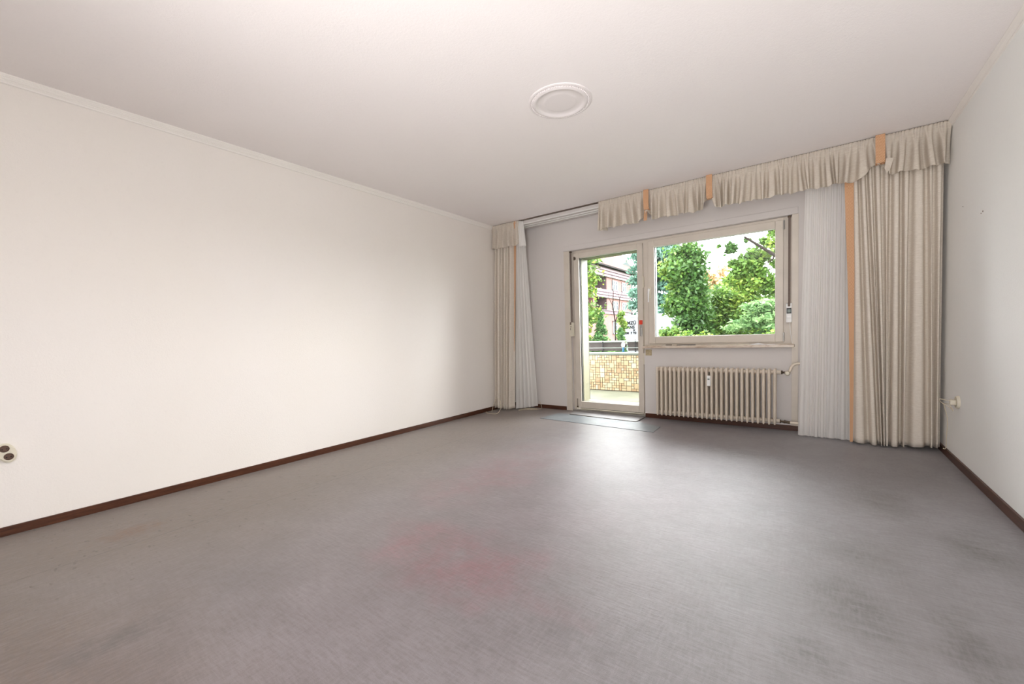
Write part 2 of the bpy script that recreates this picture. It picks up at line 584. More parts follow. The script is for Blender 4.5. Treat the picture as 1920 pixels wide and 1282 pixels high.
for z in (1.588, 0.688):
    h = MB()
    h.tube([(1.938, 0.024, z - 0.062), (1.938, 0.024, z - 0.004)], 0.009, 10)
    h.tube([(1.938, 0.024, z + 0.004), (1.938, 0.024, z + 0.062)], 0.009, 10)
    h.tube([(1.938, 0.024, z - 0.07), (1.938, 0.024, z + 0.07)], 0.004, 8)
    h.box(1.930, 1.946, 0.024, 0.058, z - 0.055, z + 0.055)
    h.build('hinge', m_cream, door, True)
lk = MB().box(1.893, 1.922, 0.012, 0.036, 0.955, 1.085, 0.004)
lock = lk.build('lock', m_steel, door)
MB().lathe([(0.009, 0), (0.009, 0.008), (0.006, 0.010)], (1.907, 0.012, 1.05), 16, 'y', -1).build('cylinder_plug', m_steel, lock)
MB().box(1.890, 1.924, 0.006, 0.036, 1.092, 1.142, 0.005).build('red_cap', m_red, lock)
mb_ = MB()
mb_.tube([(1.052, 0.028, 0.05), (1.052, 0.028, 0.16)], 0.004, 8)
mb_.box(1.044, 1.060, 0.020, 0.040, 0.045, 0.062, 0.002)
mb_.build('corner_bearing', m_brass, door)
mb_ = MB().box(1.040, 1.052, 0.026, 0.040, 1.955, 2.0, 0.002).box(1.056, 1.066, 0.028, 0.040, 1.96, 1.99, 0.002)
mb_.build('top_bearing', m_brass, door)
# door sill / threshold
MB().box(XD0, XD1, 0.0, 0.30, -0.02, 0.018, 0.002).build('threshold', m_steel, door)

# ------------------------------------------------------------------ window
win = sempty('window_1', (XD1, 0.05, ZS))
ring(MB(), XD1 + 0.035, XW1, ZS + 0.028, ZL, 0.012, 0.055, 0.12, 0.002, 0.020, 0.030, 0.070).build('frame', m_frame, win)
ring(MB(), 1.997, 3.308, 0.864, 2.046, 0.068, 0.035, 0.085, 0.004, 0.078, 0.070, 0.068).build('sash', m_frame, win)
ring(MB(), 2.055, 3.248, 0.935, 1.983, 0.010, 0.052, 0.088, 0.001).build('glazing_bead', m_frame_out, win)
ring(MB(), 2.061, 3.242, 0.942, 1.976, 0.004, 0.089, 0.096, 0.0).build('gasket', m_gasket, win)
MB().box(2.058, 3.245, 0.098, 0.104, 0.94, 1.98).build('pane', m_glass, win)
ring(MB(), 1.99, 3.32, 0.86, 2.05, 0.065, 0.125, 0.165, 0.003, 0.07, 0.06, 0.07).build('outer_sash', m_frame_out, win)
for z0, z1 in ((1.955, 2.035), (0.87, 0.955)):
    h = MB().tube([(3.312, 0.026, z0), (3.312, 0.026, z1)], 0.007, 10)
    h.tube([(3.312, 0.026, z0 - 0.006), (3.312, 0.026, z1 + 0.004)], 0.0035, 8)
    h.build('hinge', m_steel, win, True)
hd = MB().box(1.998, 2.028, 0.022, 0.036, 1.385, 1.52, 0.004).build('handle_plate', m_cream, win)
g = MB()
g.tube([(2.013, 0.028, 1.490), (2.013, -0.012, 1.490)], 0.009, 12)
g.tube(smoothpath([(2.013, -0.010, 1.497), (2.013, -0.020, 1.48), (2.012, -0.022, 1.42), (2.010, -0.018, 1.345)], 4), [0.010] * 6 + [0.009] * 3 + [0.0075] * 4, 12, None)
g.build('handle', m_white, hd, True)
sill = MB()
sill.box(1.958, 3.402, -0.10, 0.056, ZS, ZS + 0.028, 0.004)
sill = struct(sill.build('windowsill', m_sill))

# ------------------------------------------------------------------ roller shutter belts with their winders


def belt(x, label, zb, zt, screen, cable):
    t = thing('shutter_belt', label, 'shutter belt', (x, 0.01, zb))
    MB().box(x - 0.0095, x + 0.0095, 0.004, 0.0065, zt - 0.01, ZL - 0.001).build('belt', m_belt, t)
    MB().box(x - 0.014, x + 0.014, 0.0, 0.02, ZL - 0.02, ZL - 0.004, 0.002).build('belt_guide', m_brass, t)
    hs = MB().box(x - 0.023, x + 0.023, -0.032, 0.036, zb, zt, 0.004).build('winder_housing', m_white if screen else m_cream, t)
    MB().box(x - 0.0105, x + 0.0105, -0.0335, 0.004, zt - 0.03, zt + 0.003).build('belt_slot', m_belt, hs)
    if screen:
        s_ = MB().box(x - 0.019, x + 0.019, -0.0355, -0.031, zt - 0.098, zt - 0.045, 0.001).build('screen', m_black, hs)
        MB().box(x - 0.013, x + 0.013, -0.0365, -0.035, zt - 0.088, zt - 0.058).build('display', m_lcd, hs)
        MB().box(x - 0.019, x + 0.019, -0.0345, -0.031, zb + 0.045, zb + 0.07, 0.001).build('button', m_white, hs)
    else:
        for k, (dx, dz) in enumerate(((0, 0.055), (-0.003, 0.075), (-0.003, 0.092), (0.006, 0.055))):
            MB().lathe([(0.005, 0), (0.004, 0.0015)], (x + dx, -0.032, zt - dz), 10, 'y', -1).build('screw', m_black, hs)
    c = MB().tube(smoothpath(cable, 6), 0.0022, 6)
    c.build('cable', m_cable if not screen else m_white, t, True)
    return t, cable


belt(1.007, 'brown-grey shutter belt with cream winder box left of the balcony door', 0.975, 1.155, False,
     [(1.000, -0.010, 0.978), (0.998, -0.012, 0.90), (0.999, -0.011, 0.70), (0.999, -0.011, 0.45), (1.003, -0.010, 0.32), (1.010, -0.004, 0.18), (1.012, -0.003, 0.06)])
belt(3.357, 'brown-grey shutter belt with white digital winder box right of the window', 1.052, 1.235, True,
     [(3.362, -0.020, 1.054), (3.366, -0.024, 1.00), (3.374, -0.03, 0.92), (3.384, -0.035, 0.848)])

# ------------------------------------------------------------------ small things lying on the sill
p = MB()
p.poly([(3.045, -0.055, 0.8435), (3.25, -0.09, 0.8435), (3.27, -0.03, 0.8435), (3.03, -0.005, 0.8435)], (0, 0, 0.0015))
p.poly([(3.03, -0.01, 0.845), (3.05, -0.06, 0.845), (3.16, -0.05, 0.8455), (3.10, -0.01, 0.858)], (0, 0, 0.001))
tag(p.build('folded_paper', m_paper), 'folded white paper lying on the right half of the windowsill', 'paper')
tag(MB().tube([(2.20, -0.02, 0.848), (2.27, -0.035, 0.848)], 0.004, 8).build('pencil_stub', m_brass), 'short dark stick on the left end of the windowsill', 'pencil')
tag(MB().tube([(2.32, -0.03, 0.8475), (2.52, -0.045, 0.8475)], 0.0035, 8).build('pencil', m_black), 'long thin dark pencil lying along the windowsill', 'pencil')

# ------------------------------------------------------------------ radiator
rad = thing('radiator', 'cream ribbed cast radiator mounted under the window', 'radiator', (2.70, -0.13, 0.08))
NX, X0R, X1R = 25, 2.150, 3.252
pitch = (X1R - X0R) / (NX - 1)
sec = MB()
zb_, zt_ = 0.078, 0.612


def oval_loop(yc, hy, hx, n=12): return [(hx * math.cos(2 * PI * k / n), yc + hy * math.sin(2 * PI * k / n)) for k in range(n)]


# front and rear flat oval columns plus the curved heads joining them
for yc in (-0.185, -0.130, -0.078):
    hx = 0.0135 if yc < -0.15 else 0.011
    zs = [zb_ + 0.0, zb_ + 0.012, zb_ + 0.05, zt_ - 0.05, zt_ - 0.010, zt_]
    sc_ = [0.45, 0.85, 1.0, 1.0, 0.9, 0.5]
    rings_ = []
    for z, k in zip(zs, sc_):
        rings_.append([sec.bm.verts.new((x * k, yc + (y - yc) * k, z)) for x, y in oval_loop(yc, 0.021, hx)])
    for a, b in zip(rings_, rings_[1:]):
        for k in range(12):
            sec.bm.faces.new((a[k], a[(k + 1) % 12], b[(k + 1) % 12], b[k]))
    sec.bm.faces.new(rings_[0][::-1]); sec.bm.faces.new(rings_[-1])
sec.box(-0.0035, 0.0035, -0.178, -0.080, zb_ + 0.03, zt_ - 0.03)
sec.box(-0.0125, 0.0125, -0.190, -0.070, zt_ - 0.050, zt_ - 0.006, 0.008)
sec.box(-0.0125, 0.0125, -0.190, -0.070, zb_ + 0.006, zb_ + 0.042, 0.008)
# hubs joining neighbours
sec.tube([(-pitch / 2, -0.130, zt_ - 0.034), (pitch / 2, -0.130, zt_ - 0.034)], 0.020, 14)
sec.tube([(-pitch / 2, -0.130, zb_ + 0.030), (pitch / 2, -0.130, zb_ + 0.030)], 0.020, 14)
first = sec.build('section', m_rad, rad, True)
first.location = (X0R, 0, 0)
for i in range(1, NX):
    c = first.copy()
    COL.objects.link(c)
    c.parent = rad
    c.matrix_parent_inverse = first.matrix_parent_inverse.copy()
    c.location = (X0R + i * pitch, 0, 0)
for x in (2.27, 3.11):
    MB().box(x - 0.012, x + 0.012, -0.075, -0.002, 0.50, 0.53, 0.002).build('bracket', m_rad, rad)
    MB().box(x - 0.012, x + 0.012, -0.075, -0.002, 0.10, 0.13, 0.002).build('bracket', m_rad, rad)
mt = MB().box(2.664, 2.699, -0.228, -0.206, 0.428, 0.536, 0.003).build('heat_meter', m_white, rad)
MB().box(2.672, 2.691, -0.2295, -0.2275, 0.493, 0.506, 0.0).build('display', m_lcd, mt)
# upper valve, thermostat stub and the feed pipe
v = MB()
v.tube([(3.266, -0.13, 0.578), (3.300, -0.13, 0.578)], 0.019, 14)
v.build('end_plug', m_rad, rad, True)
v = MB().tube([(3.300, -0.13, 0.578), (3.312, -0.13, 0.578)], 0.020, 6).tube([(3.312, -0.13, 0.578), (3.338, -0.13, 0.576)], 0.010, 10)
v.build('valve', m_brass, rad)
v = MB().lathe([(0.010, -0.01), (0.021, 0.0), (0.023, 0.02), (0.016, 0.036), (0.008, 0.038)], (3.352, -0.145, 0.574), 16, 'y', -1)
v.build('valve_knob', m_cream, rad, True)
v = MB().tube(smoothpath([(3.345, -0.13, 0.580), (3.368, -0.13, 0.592), (3.385, -0.125, 0.635), (3.42, -0.12, 0.660), (3.50, -0.11, 0.664), (3.60, -0.11, 0.664)], 6), 0.0125, 12)
v.build('feed_pipe', m_rad, rad, True)
v = MB()
v.tube([(3.266, -0.13, 0.108), (3.290, -0.13, 0.108)], 0.018, 14)
v.build('end_plug', m_rad, rad, True)
v = MB().tube([(3.288, -0.13, 0.106), (3.300, -0.13, 0.106)], 0.018, 6).tube([(3.300, -0.13, 0.106), (3.330, -0.13, 0.104)], 0.010, 10)
v.tube([(3.322, -0.13, 0.105), (3.336, -0.13, 0.104)], 0.016, 6).tube([(3.336, -0.13, 0.104), (3.372, -0.13, 0.100)], 0.013, 10)
v.build('valve', m_brass, rad)
MB().tube([(3.37, -0.13, 0.100), (3.60, -0.12, 0.098)], 0.0125, 12).build('return_pipe', m_rad, rad, True)
MB().tube([(3.60, -0.115, 0.02), (3.60, -0.115, 2.40)], 0.016, 12).build('riser_pipe', m_rad, rad, True)

# ------------------------------------------------------------------ ceiling rosette
ros = thing('ceiling_rosette', 'round white plaster rosette with beaded rim on the ceiling', 'ceiling rosette', (2.222, -2.386, H))
MB().lathe([(0.203, 0), (0.203, 0.004), (0.197, 0.008), (0.190, 0.008), (0.188, 0.005), (0.180, 0.005), (0.178, 0.010), (0.166, 0.015), (0.158, 0.015),
            (0.150, 0.009), (0.136, 0.005), (0.112, 0.004), (0.104, 0.006), (0.092, 0.0065), (0.02, 0.007)], (2.222, -2.386, H), 96, 'z', -1).build('plate', m_gypsum, ros, True)
be = MB()
for k in range(72):
    a = 2 * PI * k / 72
    bmesh.ops.create_icosphere(be.bm, subdivisions=1, radius=0.005, matrix=Matrix.Translation((2.222 + 0.182 * math.cos(a), -2.386 + 0.182 * math.sin(a), H - 0.008)))
b_ = be.build('beading', m_gypsum, ros, True)
b_['kind'] = 'stuff'

# ------------------------------------------------------------------ curtain board
cb = thing('curtain_rail', 'white curtain board along the ceiling above the window wall', 'curtain rail', (2.18, -0.33, H))
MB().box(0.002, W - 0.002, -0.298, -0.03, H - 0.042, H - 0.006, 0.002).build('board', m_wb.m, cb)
MB().box(0.002, W - 0.002, -0.338, -0.03, H - 0.006, H - 0.0005).build('painted_gap_shadow', m_belt, cb)  # dark strip painted in as the shadow line above the board
for y in (-0.13, -0.20, -0.29):
    MB().box(0.01, W - 0.01, y - 0.006, y + 0.006, H - 0.052, H - 0.042).build('track', m_white, cb)

# ------------------------------------------------------------------ cloth


def cloth(name, mat, parent, top, bot, zt, zb, folds, amp_t, amp_b, seed=1, nz=40, gather=None, thick=0.0018, hem=0.0, sharp=0.0, yfun=None, folds_b=None, plateau=2.0, bias=0.45, scallop=0.0):
    """pleated hanging: top/bot = (x0,y0,x1,y1); folds = list of relative fold widths;
    zb = number or function of x; gather = (pitch, depth) fine header gathering"""
    rnd = random.Random(seed)
    tot = sum(folds)
    edges = [0]
    for f in folds:
        edges.append(edges[-1] + f / tot)
    fb = folds_b or folds
    eb = [0]
    for f in fb:
        eb.append(eb[-1] + f / sum(fb))
    per = 16 if gather is None else 22
    ss = []
    for i in range(len(folds)):
        for k in range(per):
            ss.append((edges[i] + (edges[i + 1] - edges[i]) * k / per, i, k / per))
    ss.append((1.0, len(folds) - 1, 1.0))
    fa = [rnd.uniform(0.65, 1.15) for _ in folds]
    fs = [rnd.uniform(-0.25, 0.25) for _ in folds]
    drift = [rnd.uniform(-1, 1) for _ in range(len(folds) + 1)]
    verts = []
    for j in range(nz + 1):
        u = j / nz
        for (s_, i, f) in ss:
            xt = top[0] + (top[2] - top[0]) * s_
            yt = top[1] + (top[3] - top[1]) * s_
            # folds wander a little on the way down
            dr = (drift[i] * (1 - f) + drift[i + 1] * f) * (edges[1] * 0.35) * u * (1 if 0 < s_ < 1 else 0)
            sb = min(1, max(0, (eb[i] + (eb[i + 1] - eb[i]) * f) + dr * (0 if folds_b else 1)))
            xb = bot[0] + (bot[2] - bot[0]) * sb
            yb = bot[1] + (bot[3] - bot[1]) * sb
            x = xt + (xb - xt) * u
            y = yt + (yb - yt) * u
            z1 = zb(x) if callable(zb) else zb
            z = zt + (z1 - zt) * u
            A = (amp_t + (amp_b - amp_t) * min(1, u * 1.6)) * fa[i]
            ph = 2 * PI * f
            w = -math.cos(ph)
            w = math.tanh(plateau * (w + bias))
            if scallop:
                z -= scallop * w * u * u
            dy = -A * w
            wd = abs(bot[2] - bot[0]) * (folds[i] / tot)
            dx = wd * (0.30 * fs[i] + 0.10) * math.sin(ph) * min(1, u * 2 + 0.2)
            if gather:
                gp, gd = gather
                k_ = math.exp(-((u) / 0.22) ** 2)
                dy *= (1 - k_)
                dy += -gd * k_ * abs(math.sin(PI * (x + 0.3 * gp * math.sin(x * 57)) / gp))
                dx *= (1 - k_)
                if 0.05 < u < 0.09:      # stitched tape line pulls the cloth in
                    dy += 0.004
            if hem and (z - z1) < hem and thick:
                dy -= 0.0015
            if yfun:
                dy += yfun(x, u)
            verts.append((x + dx, y + dy, z))
    n = len(ss)
    faces = []
    for j in range(nz):
        for i in range(n - 1):
            a = j * n + i
            faces.append((a, a + 1, a + n + 1, a + n))
    me = bpy.data.meshes.new(name)
    me.from_pydata(verts, [], faces)
    for p_ in me.polygons:
        p_.use_smooth = True
    me.materials.append(mat)
    o = obj(name, me, parent)
    if thick:
        md = o.modifiers.new('thickness', 'SOLIDIFY')
        md.thickness = thick
        md.offset = 0
    return o


def strip(name, mat, parent, path, width, wdir=(1, 0, 0), th=0.002):
    """flat ribbon along a path; width may vary; wdir = direction of its width"""
    bm = MB()
    pts = [Vector(p) for p in path]
    wd = Vector(wdir)
    prev = None
    for i, p in enumerate(pts):
        w = width[i] if isinstance(width, (list, tuple)) else width
        q = [bm.bm.verts.new(p), bm.bm.verts.new(p + wd * w), bm.bm.verts.new(p + wd * w + Vector((0, th, 0))), bm.bm.verts.new(p + Vector((0, th, 0)))]
        if prev:
            for k in range(4):
                bm.bm.faces.new((prev[k], prev[(k + 1) % 4], q[(k + 1) % 4], q[k]))
        else:
            bm.bm.faces.new(q[::-1])
        prev = q
    bm.bm.faces.new(prev)
    return bm.build(name, mat, parent)


STR = (2.122, 2.727, 3.965)


def vhem(x):
    z = 2.182 + 0.006 * math.sin(x * 31) + 0.005 * math.sin(x * 77 + 1)
    for s_ in STR:
        d = x - s_
        if d < 0:
            z += 0.105 * math.exp(-(d / (0.075 if s_ > 3 else 0.045)) ** 2)
        else:
            z += 0.105 * math.exp(-(d / 0.040) ** 2)
    return z


def vbulge(x, u):
    d = 0
    for s_ in STR:
        d += 0.016 * math.exp(-((x - s_) / 0.035) ** 2) * min(1, u * 1.6)
    return d


rn = random.Random(5)
val = thing('valance', 'long gathered beige valance with three orange bands along the ceiling', 'valance', (2.98, -0.34, H))
folds = [rn.uniform(0.7, 1.35) for _ in range(38)]
cloth('fabric', m_val, val, (1.565, -0.345, 4.362, -0.345), (1.580, -0.350, 4.366, -0.352), H - 0.006, vhem, folds, 0.004, 0.040, 11, 26, (0.021, 0.011), 0.0016, 0.02, 0.25, vbulge, scallop=0.009, plateau=2.8)
# free left end folded back on itself
cloth('folded_end', m_val, val, (1.568, -0.345, 1.575, -0.25), (1.545, -0.35, 1.64, -0.27), H - 0.008, 2.176, [1, 1], 0.001, 0.008, 3, 14)
for k, (x0, z1) in enumerate(((2.090, 2.293), (2.700, 2.276), (3.936, 2.279))):
    wdt = 0.058 if k == 2 else 0.054
    strip('orange_band', m_braid, val, [(x0, -0.384, H - 0.004), (x0, -0.386, H - 0.06), (x0 + 0.001, -0.392, (H + z1) / 2), (x0 + 0.002, -0.390, z1 + 0.02), (x0 + 0.003, -0.380, z1), (x0 + 0.003, -0.34, z1 - 0.004)], wdt)
strip('orange_band_tail', m_braid, val, [(2.088, -0.352, 2.285), (2.082, -0.352, 2.24), (2.078, -0.350, 2.186)], [0.03, 0.036, 0.034])
# small turned-up cloth corners beside the right band
fl = MB()
fl.poly([(4.000, -0.394, 2.300), (4.045, -0.398, 2.292), (4.025, -0.396, 2.215), (4.005, -0.394, 2.182), (3.992, -0.392, 2.225)], (0, 0.003, 0))
fl.build('turned_corner', m_val, val)

val2 = thing('valance', 'short gathered beige valance in the left corner of the window wall', 'valance', (0.22, -0.34, H))
rn = random.Random(8)
cloth('fabric', m_val, val2, (0.004, -0.345, 0.452, -0.345), (0.004, -0.352, 0.455, -0.35), H - 0.006, lambda x: 2.186 + 0.006 * math.sin(x * 45), [rn.uniform(0.8, 1.3) for _ in range(6)], 0.004, 0.032, 4, 26, (0.023, 0.009), 0.0016, 0.02, 0.2, scallop=0.008)
cloth('pale_end', m_voile, val2, (0.437, -0.348, 0.495, -0.30), (0.440, -0.350, 0.525, -0.30), H - 0.008, 2.165, [1, 1.2], 0.003, 0.010, 7, 14, (0.021, 0.005))
strip('orange_band', m_braid, val2, [(0.372, -0.352, H - 0.004), (0.380, -0.352, 2.44), (0.385, -0.350, 2.40)], [0.045, 0.028, 0.008])

# long drapes
dr = thing('drape', 'wide beige floor-length drape hanging in the right corner', 'curtain', (4.1, -0.3, 0.02))
cloth('fabric', m_drape, dr, (3.800, -0.256, 4.345, -0.256), (3.815, -0.300, 4.350, -0.305), H - 0.05, lambda x: 0.022 - 0.012 * math.sin((x - 3.8) * 9), [.04, .047, .046, .057, .06, .063, .058, .086, .043, .06], 0.030, 0.045, 21, 60, None, 0.002, 0.085, 0.15, None, [.115, .075, .018, .020, .014, .085, .026, .145, .018, .05])
strip('orange_braid', m_braid, dr, [(3.748, -0.285, 2.45), (3.752, -0.290, 2.20), (3.764, -0.296, 1.80), (3.776, -0.306, 1.45), (3.788, -0.320, 1.0), (3.797, -0.330, 0.5), (3.802, -0.336, 0.02)], [0.062, 0.060, 0.052, 0.046, 0.034, 0.026, 0.020])
dl = thing('drape', 'narrow beige floor-length drape bunched in the left corner', 'curtain', (0.15, -0.38, 0.02))
cloth('fabric', m_drape, dl, (0.018, -0.285, 0.335, -0.285), (0.016, -0.400, 0.270, -0.335), H - 0.05, lambda x: 0.022 + 0.01 * math.sin(x * 25), [0.8, 1.3, 0.6, 1.2, 0.7, 1.3], 0.034, 0.048, 33, 60, None, 0.002, 0.085, 0.15)
strip('orange_braid', m_braid, dl, [(0.336, -0.300, 2.45), (0.336, -0.302, 2.2), (0.330, -0.312, 1.7), (0.322, -0.325, 1.2), (0.312, -0.338, 0.8)], [0.034, 0.034, 0.022, 0.014, 0.004])
# net curtains
nr = thing('net_curtain', 'white net curtain hanging right of the window beside the wide drape', 'curtain', (3.6, -0.2, 0.01))
cloth('fabric', m_voile, nr, (3.487, -0.195, 3.83, -0.205), (3.436, -0.215, 3.84, -0.225), H - 0.05, 0.008, [1.3, 0.8, 1, 0.7, 1, 0.9, 1.2, 0.8, 1, 0.9, 0.7], 0.006, 0.013, 41, 60, None, 0, 0, 0.0)
nl = thing('net_curtain', 'white net curtain flaring out beside the narrow left drape', 'curtain', (0.4, -0.2, 0.03))
cloth('fabric', m_voile, nl, (0.352, -0.27, 0.455, -0.235), (0.275, -0.300, 0.492, -0.090), H - 0.05, lambda x: 0.02 + 0.10 * max(0, x - 0.33), [1, 0.8, 1.2, 0.9, 1.1], 0.012, 0.032, 43, 50, None, 0, 0, 0.0)

# ------------------------------------------------------------------ sockets and cables
so = thing('wall_socket', 'cream double wall socket with brown inserts low on the left wall', 'socket', (0, -4.65, 0.45))
so_b = MB()
pl = []
for k in range(24):
    a = 2 * PI * k / 24
    u, v_ = 0.034 * math.cos(a), 0.054 * math.sin(a)
    c_, s__ = math.cos(0.18), math.sin(0.18)
    pl.append((0.0, -4.652 + u * c_ + v_ * -s__ * -1 * -1, 0.450 + u * s__ + v_ * c_))
so_b.poly(pl, (0.018, 0, 0))
bmesh.ops.bevel(so_b.bm, geom=[e for e in so_b.bm.edges if all(v.co.x > 0.017 for v in e.verts)], offset=0.006, segments=3, affect='EDGES')
so_b.build('cover', m_cream, so, True)
for (y, z) in ((-4.660, 0.476), (-4.647, 0.431)):
    o = MB().lathe([(0.0185, 0), (0.0185, 0.003), (0.016, 0.0035), (0.015, 0.0012)], (0.0175, y, z), 24, 'x').build('insert', m_socket, so, True)
    hb = MB()
    for dy, dz in ((-0.008, -0.003), (0.008, -0.001)):
        hb.lathe([(0.003, 0), (0.002, 0.001)], (0.0212, y + dy, z + dz), 10, 'x')
    hb.build('contact_holes', m_black, o)

sr = thing('wall_socket', 'oval cream wall socket with a tangled plug low on the right wall', 'socket', (W, -0.68, 0.45))
MB().lathe([(0.046, 0), (0.045, 0.010), (0.038, 0.016), (0.030, 0.012), (0.012, 0.010)], (W, -0.672, 0.445), 28, 'x', -1).build('cover', m_cream, sr, True)
MB().box(W - 0.045, W - 0.012, -0.690, -0.655, 0.425, 0.462, 0.006).build('plug', m_cream, sr)
wr_ = MB()
wr_.tube(smoothpath([(W - 0.045, -0.672, 0.452), (W - 0.09, -0.64, 0.458), (W - 0.07, -0.61, 0.425), (W - 0.035, -0.63, 0.40), (W - 0.03, -0.69, 0.385), (W - 0.04, -0.66, 0.42)], 6), 0.0022, 6)
wr_.tube(smoothpath([(W - 0.03, -0.66, 0.425), (W - 0.05, -0.56, 0.415), (W - 0.045, -0.52, 0.40), (W - 0.03, -0.54, 0.30), (W - 0.025, -0.50, 0.16), (W - 0.022, -0.47, 0.07), (W - 0.03, -0.44, 0.06)], 6), 0.0025, 6)
wr_.build('wire', m_cable, sr, True)
pc = MB()
pc.tube(smoothpath([(0.075, -0.47, 0.16), (0.10, -0.50, 0.175), (0.155, -0.51, 0.17), (0.215, -0.545, 0.14), (0.25, -0.60, 0.05), (0.235, -0.665, 0.006), (0.14, -0.69, 0.006), (0.05, -0.655, 0.006), (0.03, -0.61, 0.006)], 8), 0.0035, 8)
pc.tube(smoothpath([(0.075, -0.47, 0.16), (0.06, -0.49, 0.10), (0.055, -0.52, 0.03), (0.09, -0.58, 0.006)], 8), 0.0035, 8)
tag(pc.build('cable_loop', m_cable, None, True), 'loop of pale cable on the carpet at the foot of the left drape', 'cable')
pc = MB()
pc.tube(smoothpath([(0.36, -0.34, 0.006), (0.42, -0.27, 0.010), (0.50, -0.19, 0.006), (0.56, -0.10, 0.008), (0.54, -0.05, 0.03), (0.50, -0.03, 0.10)], 8), 0.003, 8)
pc.tube(smoothpath([(0.33, -0.30, 0.006), (0.44, -0.22, 0.02), (0.52, -0.13, 0.006), (0.45, -0.16, 0.006), (0.40, -0.24, 0.02), (0.50, -0.23, 0.006)], 8), 0.003, 8)
tag(pc.build('cable_tangle', m_cable, None, True), 'tangled thin cable behind the left net curtain in the corner', 'cable')

# carpet patches by the door
m_patchc = simple('blue_grey_carpet_strip', (0.24, 0.265, 0.28), 0.42, 0.4, 0.2, 5, 0, 0.3, 300)
m_patchd = simple('pale_worn_carpet_mat', (0.30, 0.29, 0.29), 0.42, 0.4, 0.1, 5, 0, 0.3, 300)
q = MB().poly([(0.885, -0.635, 0.0005), (2.265, -0.712, 0.0005), (2.25, -0.43, 0.0005), (1.96, -0.30, 0.0005), (0.92, -0.24, 0.0005)], (0, 0, 0.0035))
tag(q.build('carpet_strip', m_patchc), 'long blue-grey carpet strip laid in front of the balcony door', 'carpet')
q = MB().poly([(1.095, -0.262, 0.0042), (1.948, -0.322, 0.0042), (1.955, -0.015, 0.0042), (1.02, -0.015, 0.0042)], (0, 0, 0.004))
mat_ = thing('door_mat', 'small worn grey mat against the balcony door threshold', 'mat', (1.5, -0.15, 0.004))
q.build('pile', m_patchd, mat_)
q = MB().poly([(1.090, -0.270, 0.0042), (1.954, -0.330, 0.0042), (1.954, -0.322, 0.0042), (1.090, -0.262, 0.0042)], (0, 0, 0.005))
q.poly([(1.948, -0.326, 0.0042), (1.956, -0.326, 0.0042), (1.963, -0.015, 0.0042), (1.955, -0.015, 0.0042)], (0, 0, 0.005))
q.build('dark_edging', m_brass, mat_)

# ================================================================== OUTSIDE
m_lawn = simple('lawn', (0.055, 0.11, 0.02), 0.9, 0.1, 0.4, 1.5, 0, 0.5, 8)
m_asph = simple('asphalt', (0.09, 0.09, 0.09), 0.9, 0.1, 0.2, 3)
m_conc = simple('mossy_grey_concrete', (0.105, 0.105, 0.075), 0.85, 0.15, 0.3, 2.5)
GZ = -1.25
struct(MB().box(-300, 300, 0.3, 600, GZ - 0.3, GZ).build('ground', m_lawn))
struct(MB().box(-60, 40, 16.5, 25, GZ, GZ + 0.02).build('street', m_asph))
# balcony slab
struct(MB().box(-0.9, 4.6, 0.3, 2.16, -0.2, -0.005).build('balcony_floor', m_conc))
m_grout = simple('dark_tile_grout', (0.035, 0.026, 0.015), 0.9)
m_cop = simple('pale_green_stone_coping', (0.22, 0.25, 0.215), 0.7, 0.3, 0.15, 10)
m_edge = simple('grey_render', (0.12, 0.13, 0.11), 0.85, 0.1, 0.2, 6)
par = sempty('balcony_parapet', (1.9, 2.05, 0))
MB().box(-0.9, 4.6, 2.006, 2.14, -0.2, 0.632).build('core', m_grout, par)
MB().box(-0.9, 4.6, 1.97, 2.17, 0.648, 0.668, 0.003).build('coping', m_cop, par)
MB().box(-0.9, 4.6, 1.985, 2.15, 0.622, 0.648, 0.002).build('coping_bed', m_edge, par)
# random mosaic of 1x1, 2x1, 1x2 and 2x2 tiles on a 4 cm grid
M = Mat('yellow_mosaic_tile', 0.45, 0.4)
oi = M.n.new('ShaderNodeAttribute')
oi.attribute_name = 'tint'
M.color(M.ramp(oi.outputs['Fac'], [(0.0, (0.16, 0.10, 0.048)), (0.35, (0.20, 0.142, 0.075)), (0.75, (0.225, 0.172, 0.098)), (1.0, (0.235, 0.21, 0.15))]))
m_tile = M.m
gx, gz, cs = 96, 14, 0.0438
occ = [[False] * gz for _ in range(gx)]
rn = random.Random(77)
vs_, fc_, tn_ = [], [], []
for i in range(gx):
    for j in range(gz):
        if occ[i][j]:
            continue
        w_, h_ = rn.choices([(1, 1), (2, 1), (1, 2), (2, 2)], [4, 2, 2, 2.2])[0]
        while not all(i + a < gx and j + b < gz and not occ[i + a][j + b] for a in range(w_) for b in range(h_)):
            if w_ > 1: w_ = 1
            elif h_ > 1: h_ = 1
        for a in range(w_):
            for b in range(h_):
                occ[i + a][j + b] = True
        x0, z0 = -0.3 + i * cs + 0.0036, 0.005 + j * cs + 0.0036
        x1, z1 = x0 + w_ * cs - 0.0072, z0 + h_ * cs - 0.0072
        yf = 1.999 + rn.uniform(-0.001, 0.001)
        k = len(vs_)
        vs_ += [(x0, 2.007, z0), (x1, 2.007, z0), (x1, 2.007, z1), (x0, 2.007, z1), (x0, yf, z0), (x1, yf, z0), (x1, yf, z1), (x0, yf, z1)]
        fc_ += [(k + 4, k + 5, k + 6, k + 7), (k, k + 1, k + 5, k + 4), (k + 1, k + 2, k + 6, k + 5), (k + 2, k + 3, k + 7, k + 6), (k + 3, k, k + 4, k + 7)]
        tn_ += [rn.random()] * 5
me = bpy.data.meshes.new('tile')
me.from_pydata(vs_, [], fc_)
at = me.attributes.new('tint', 'FLOAT', 'FACE')
at.data.foreach_set('value', tn_)
me.materials.append(m_tile)
obj('tile', me, par, 'stuff')

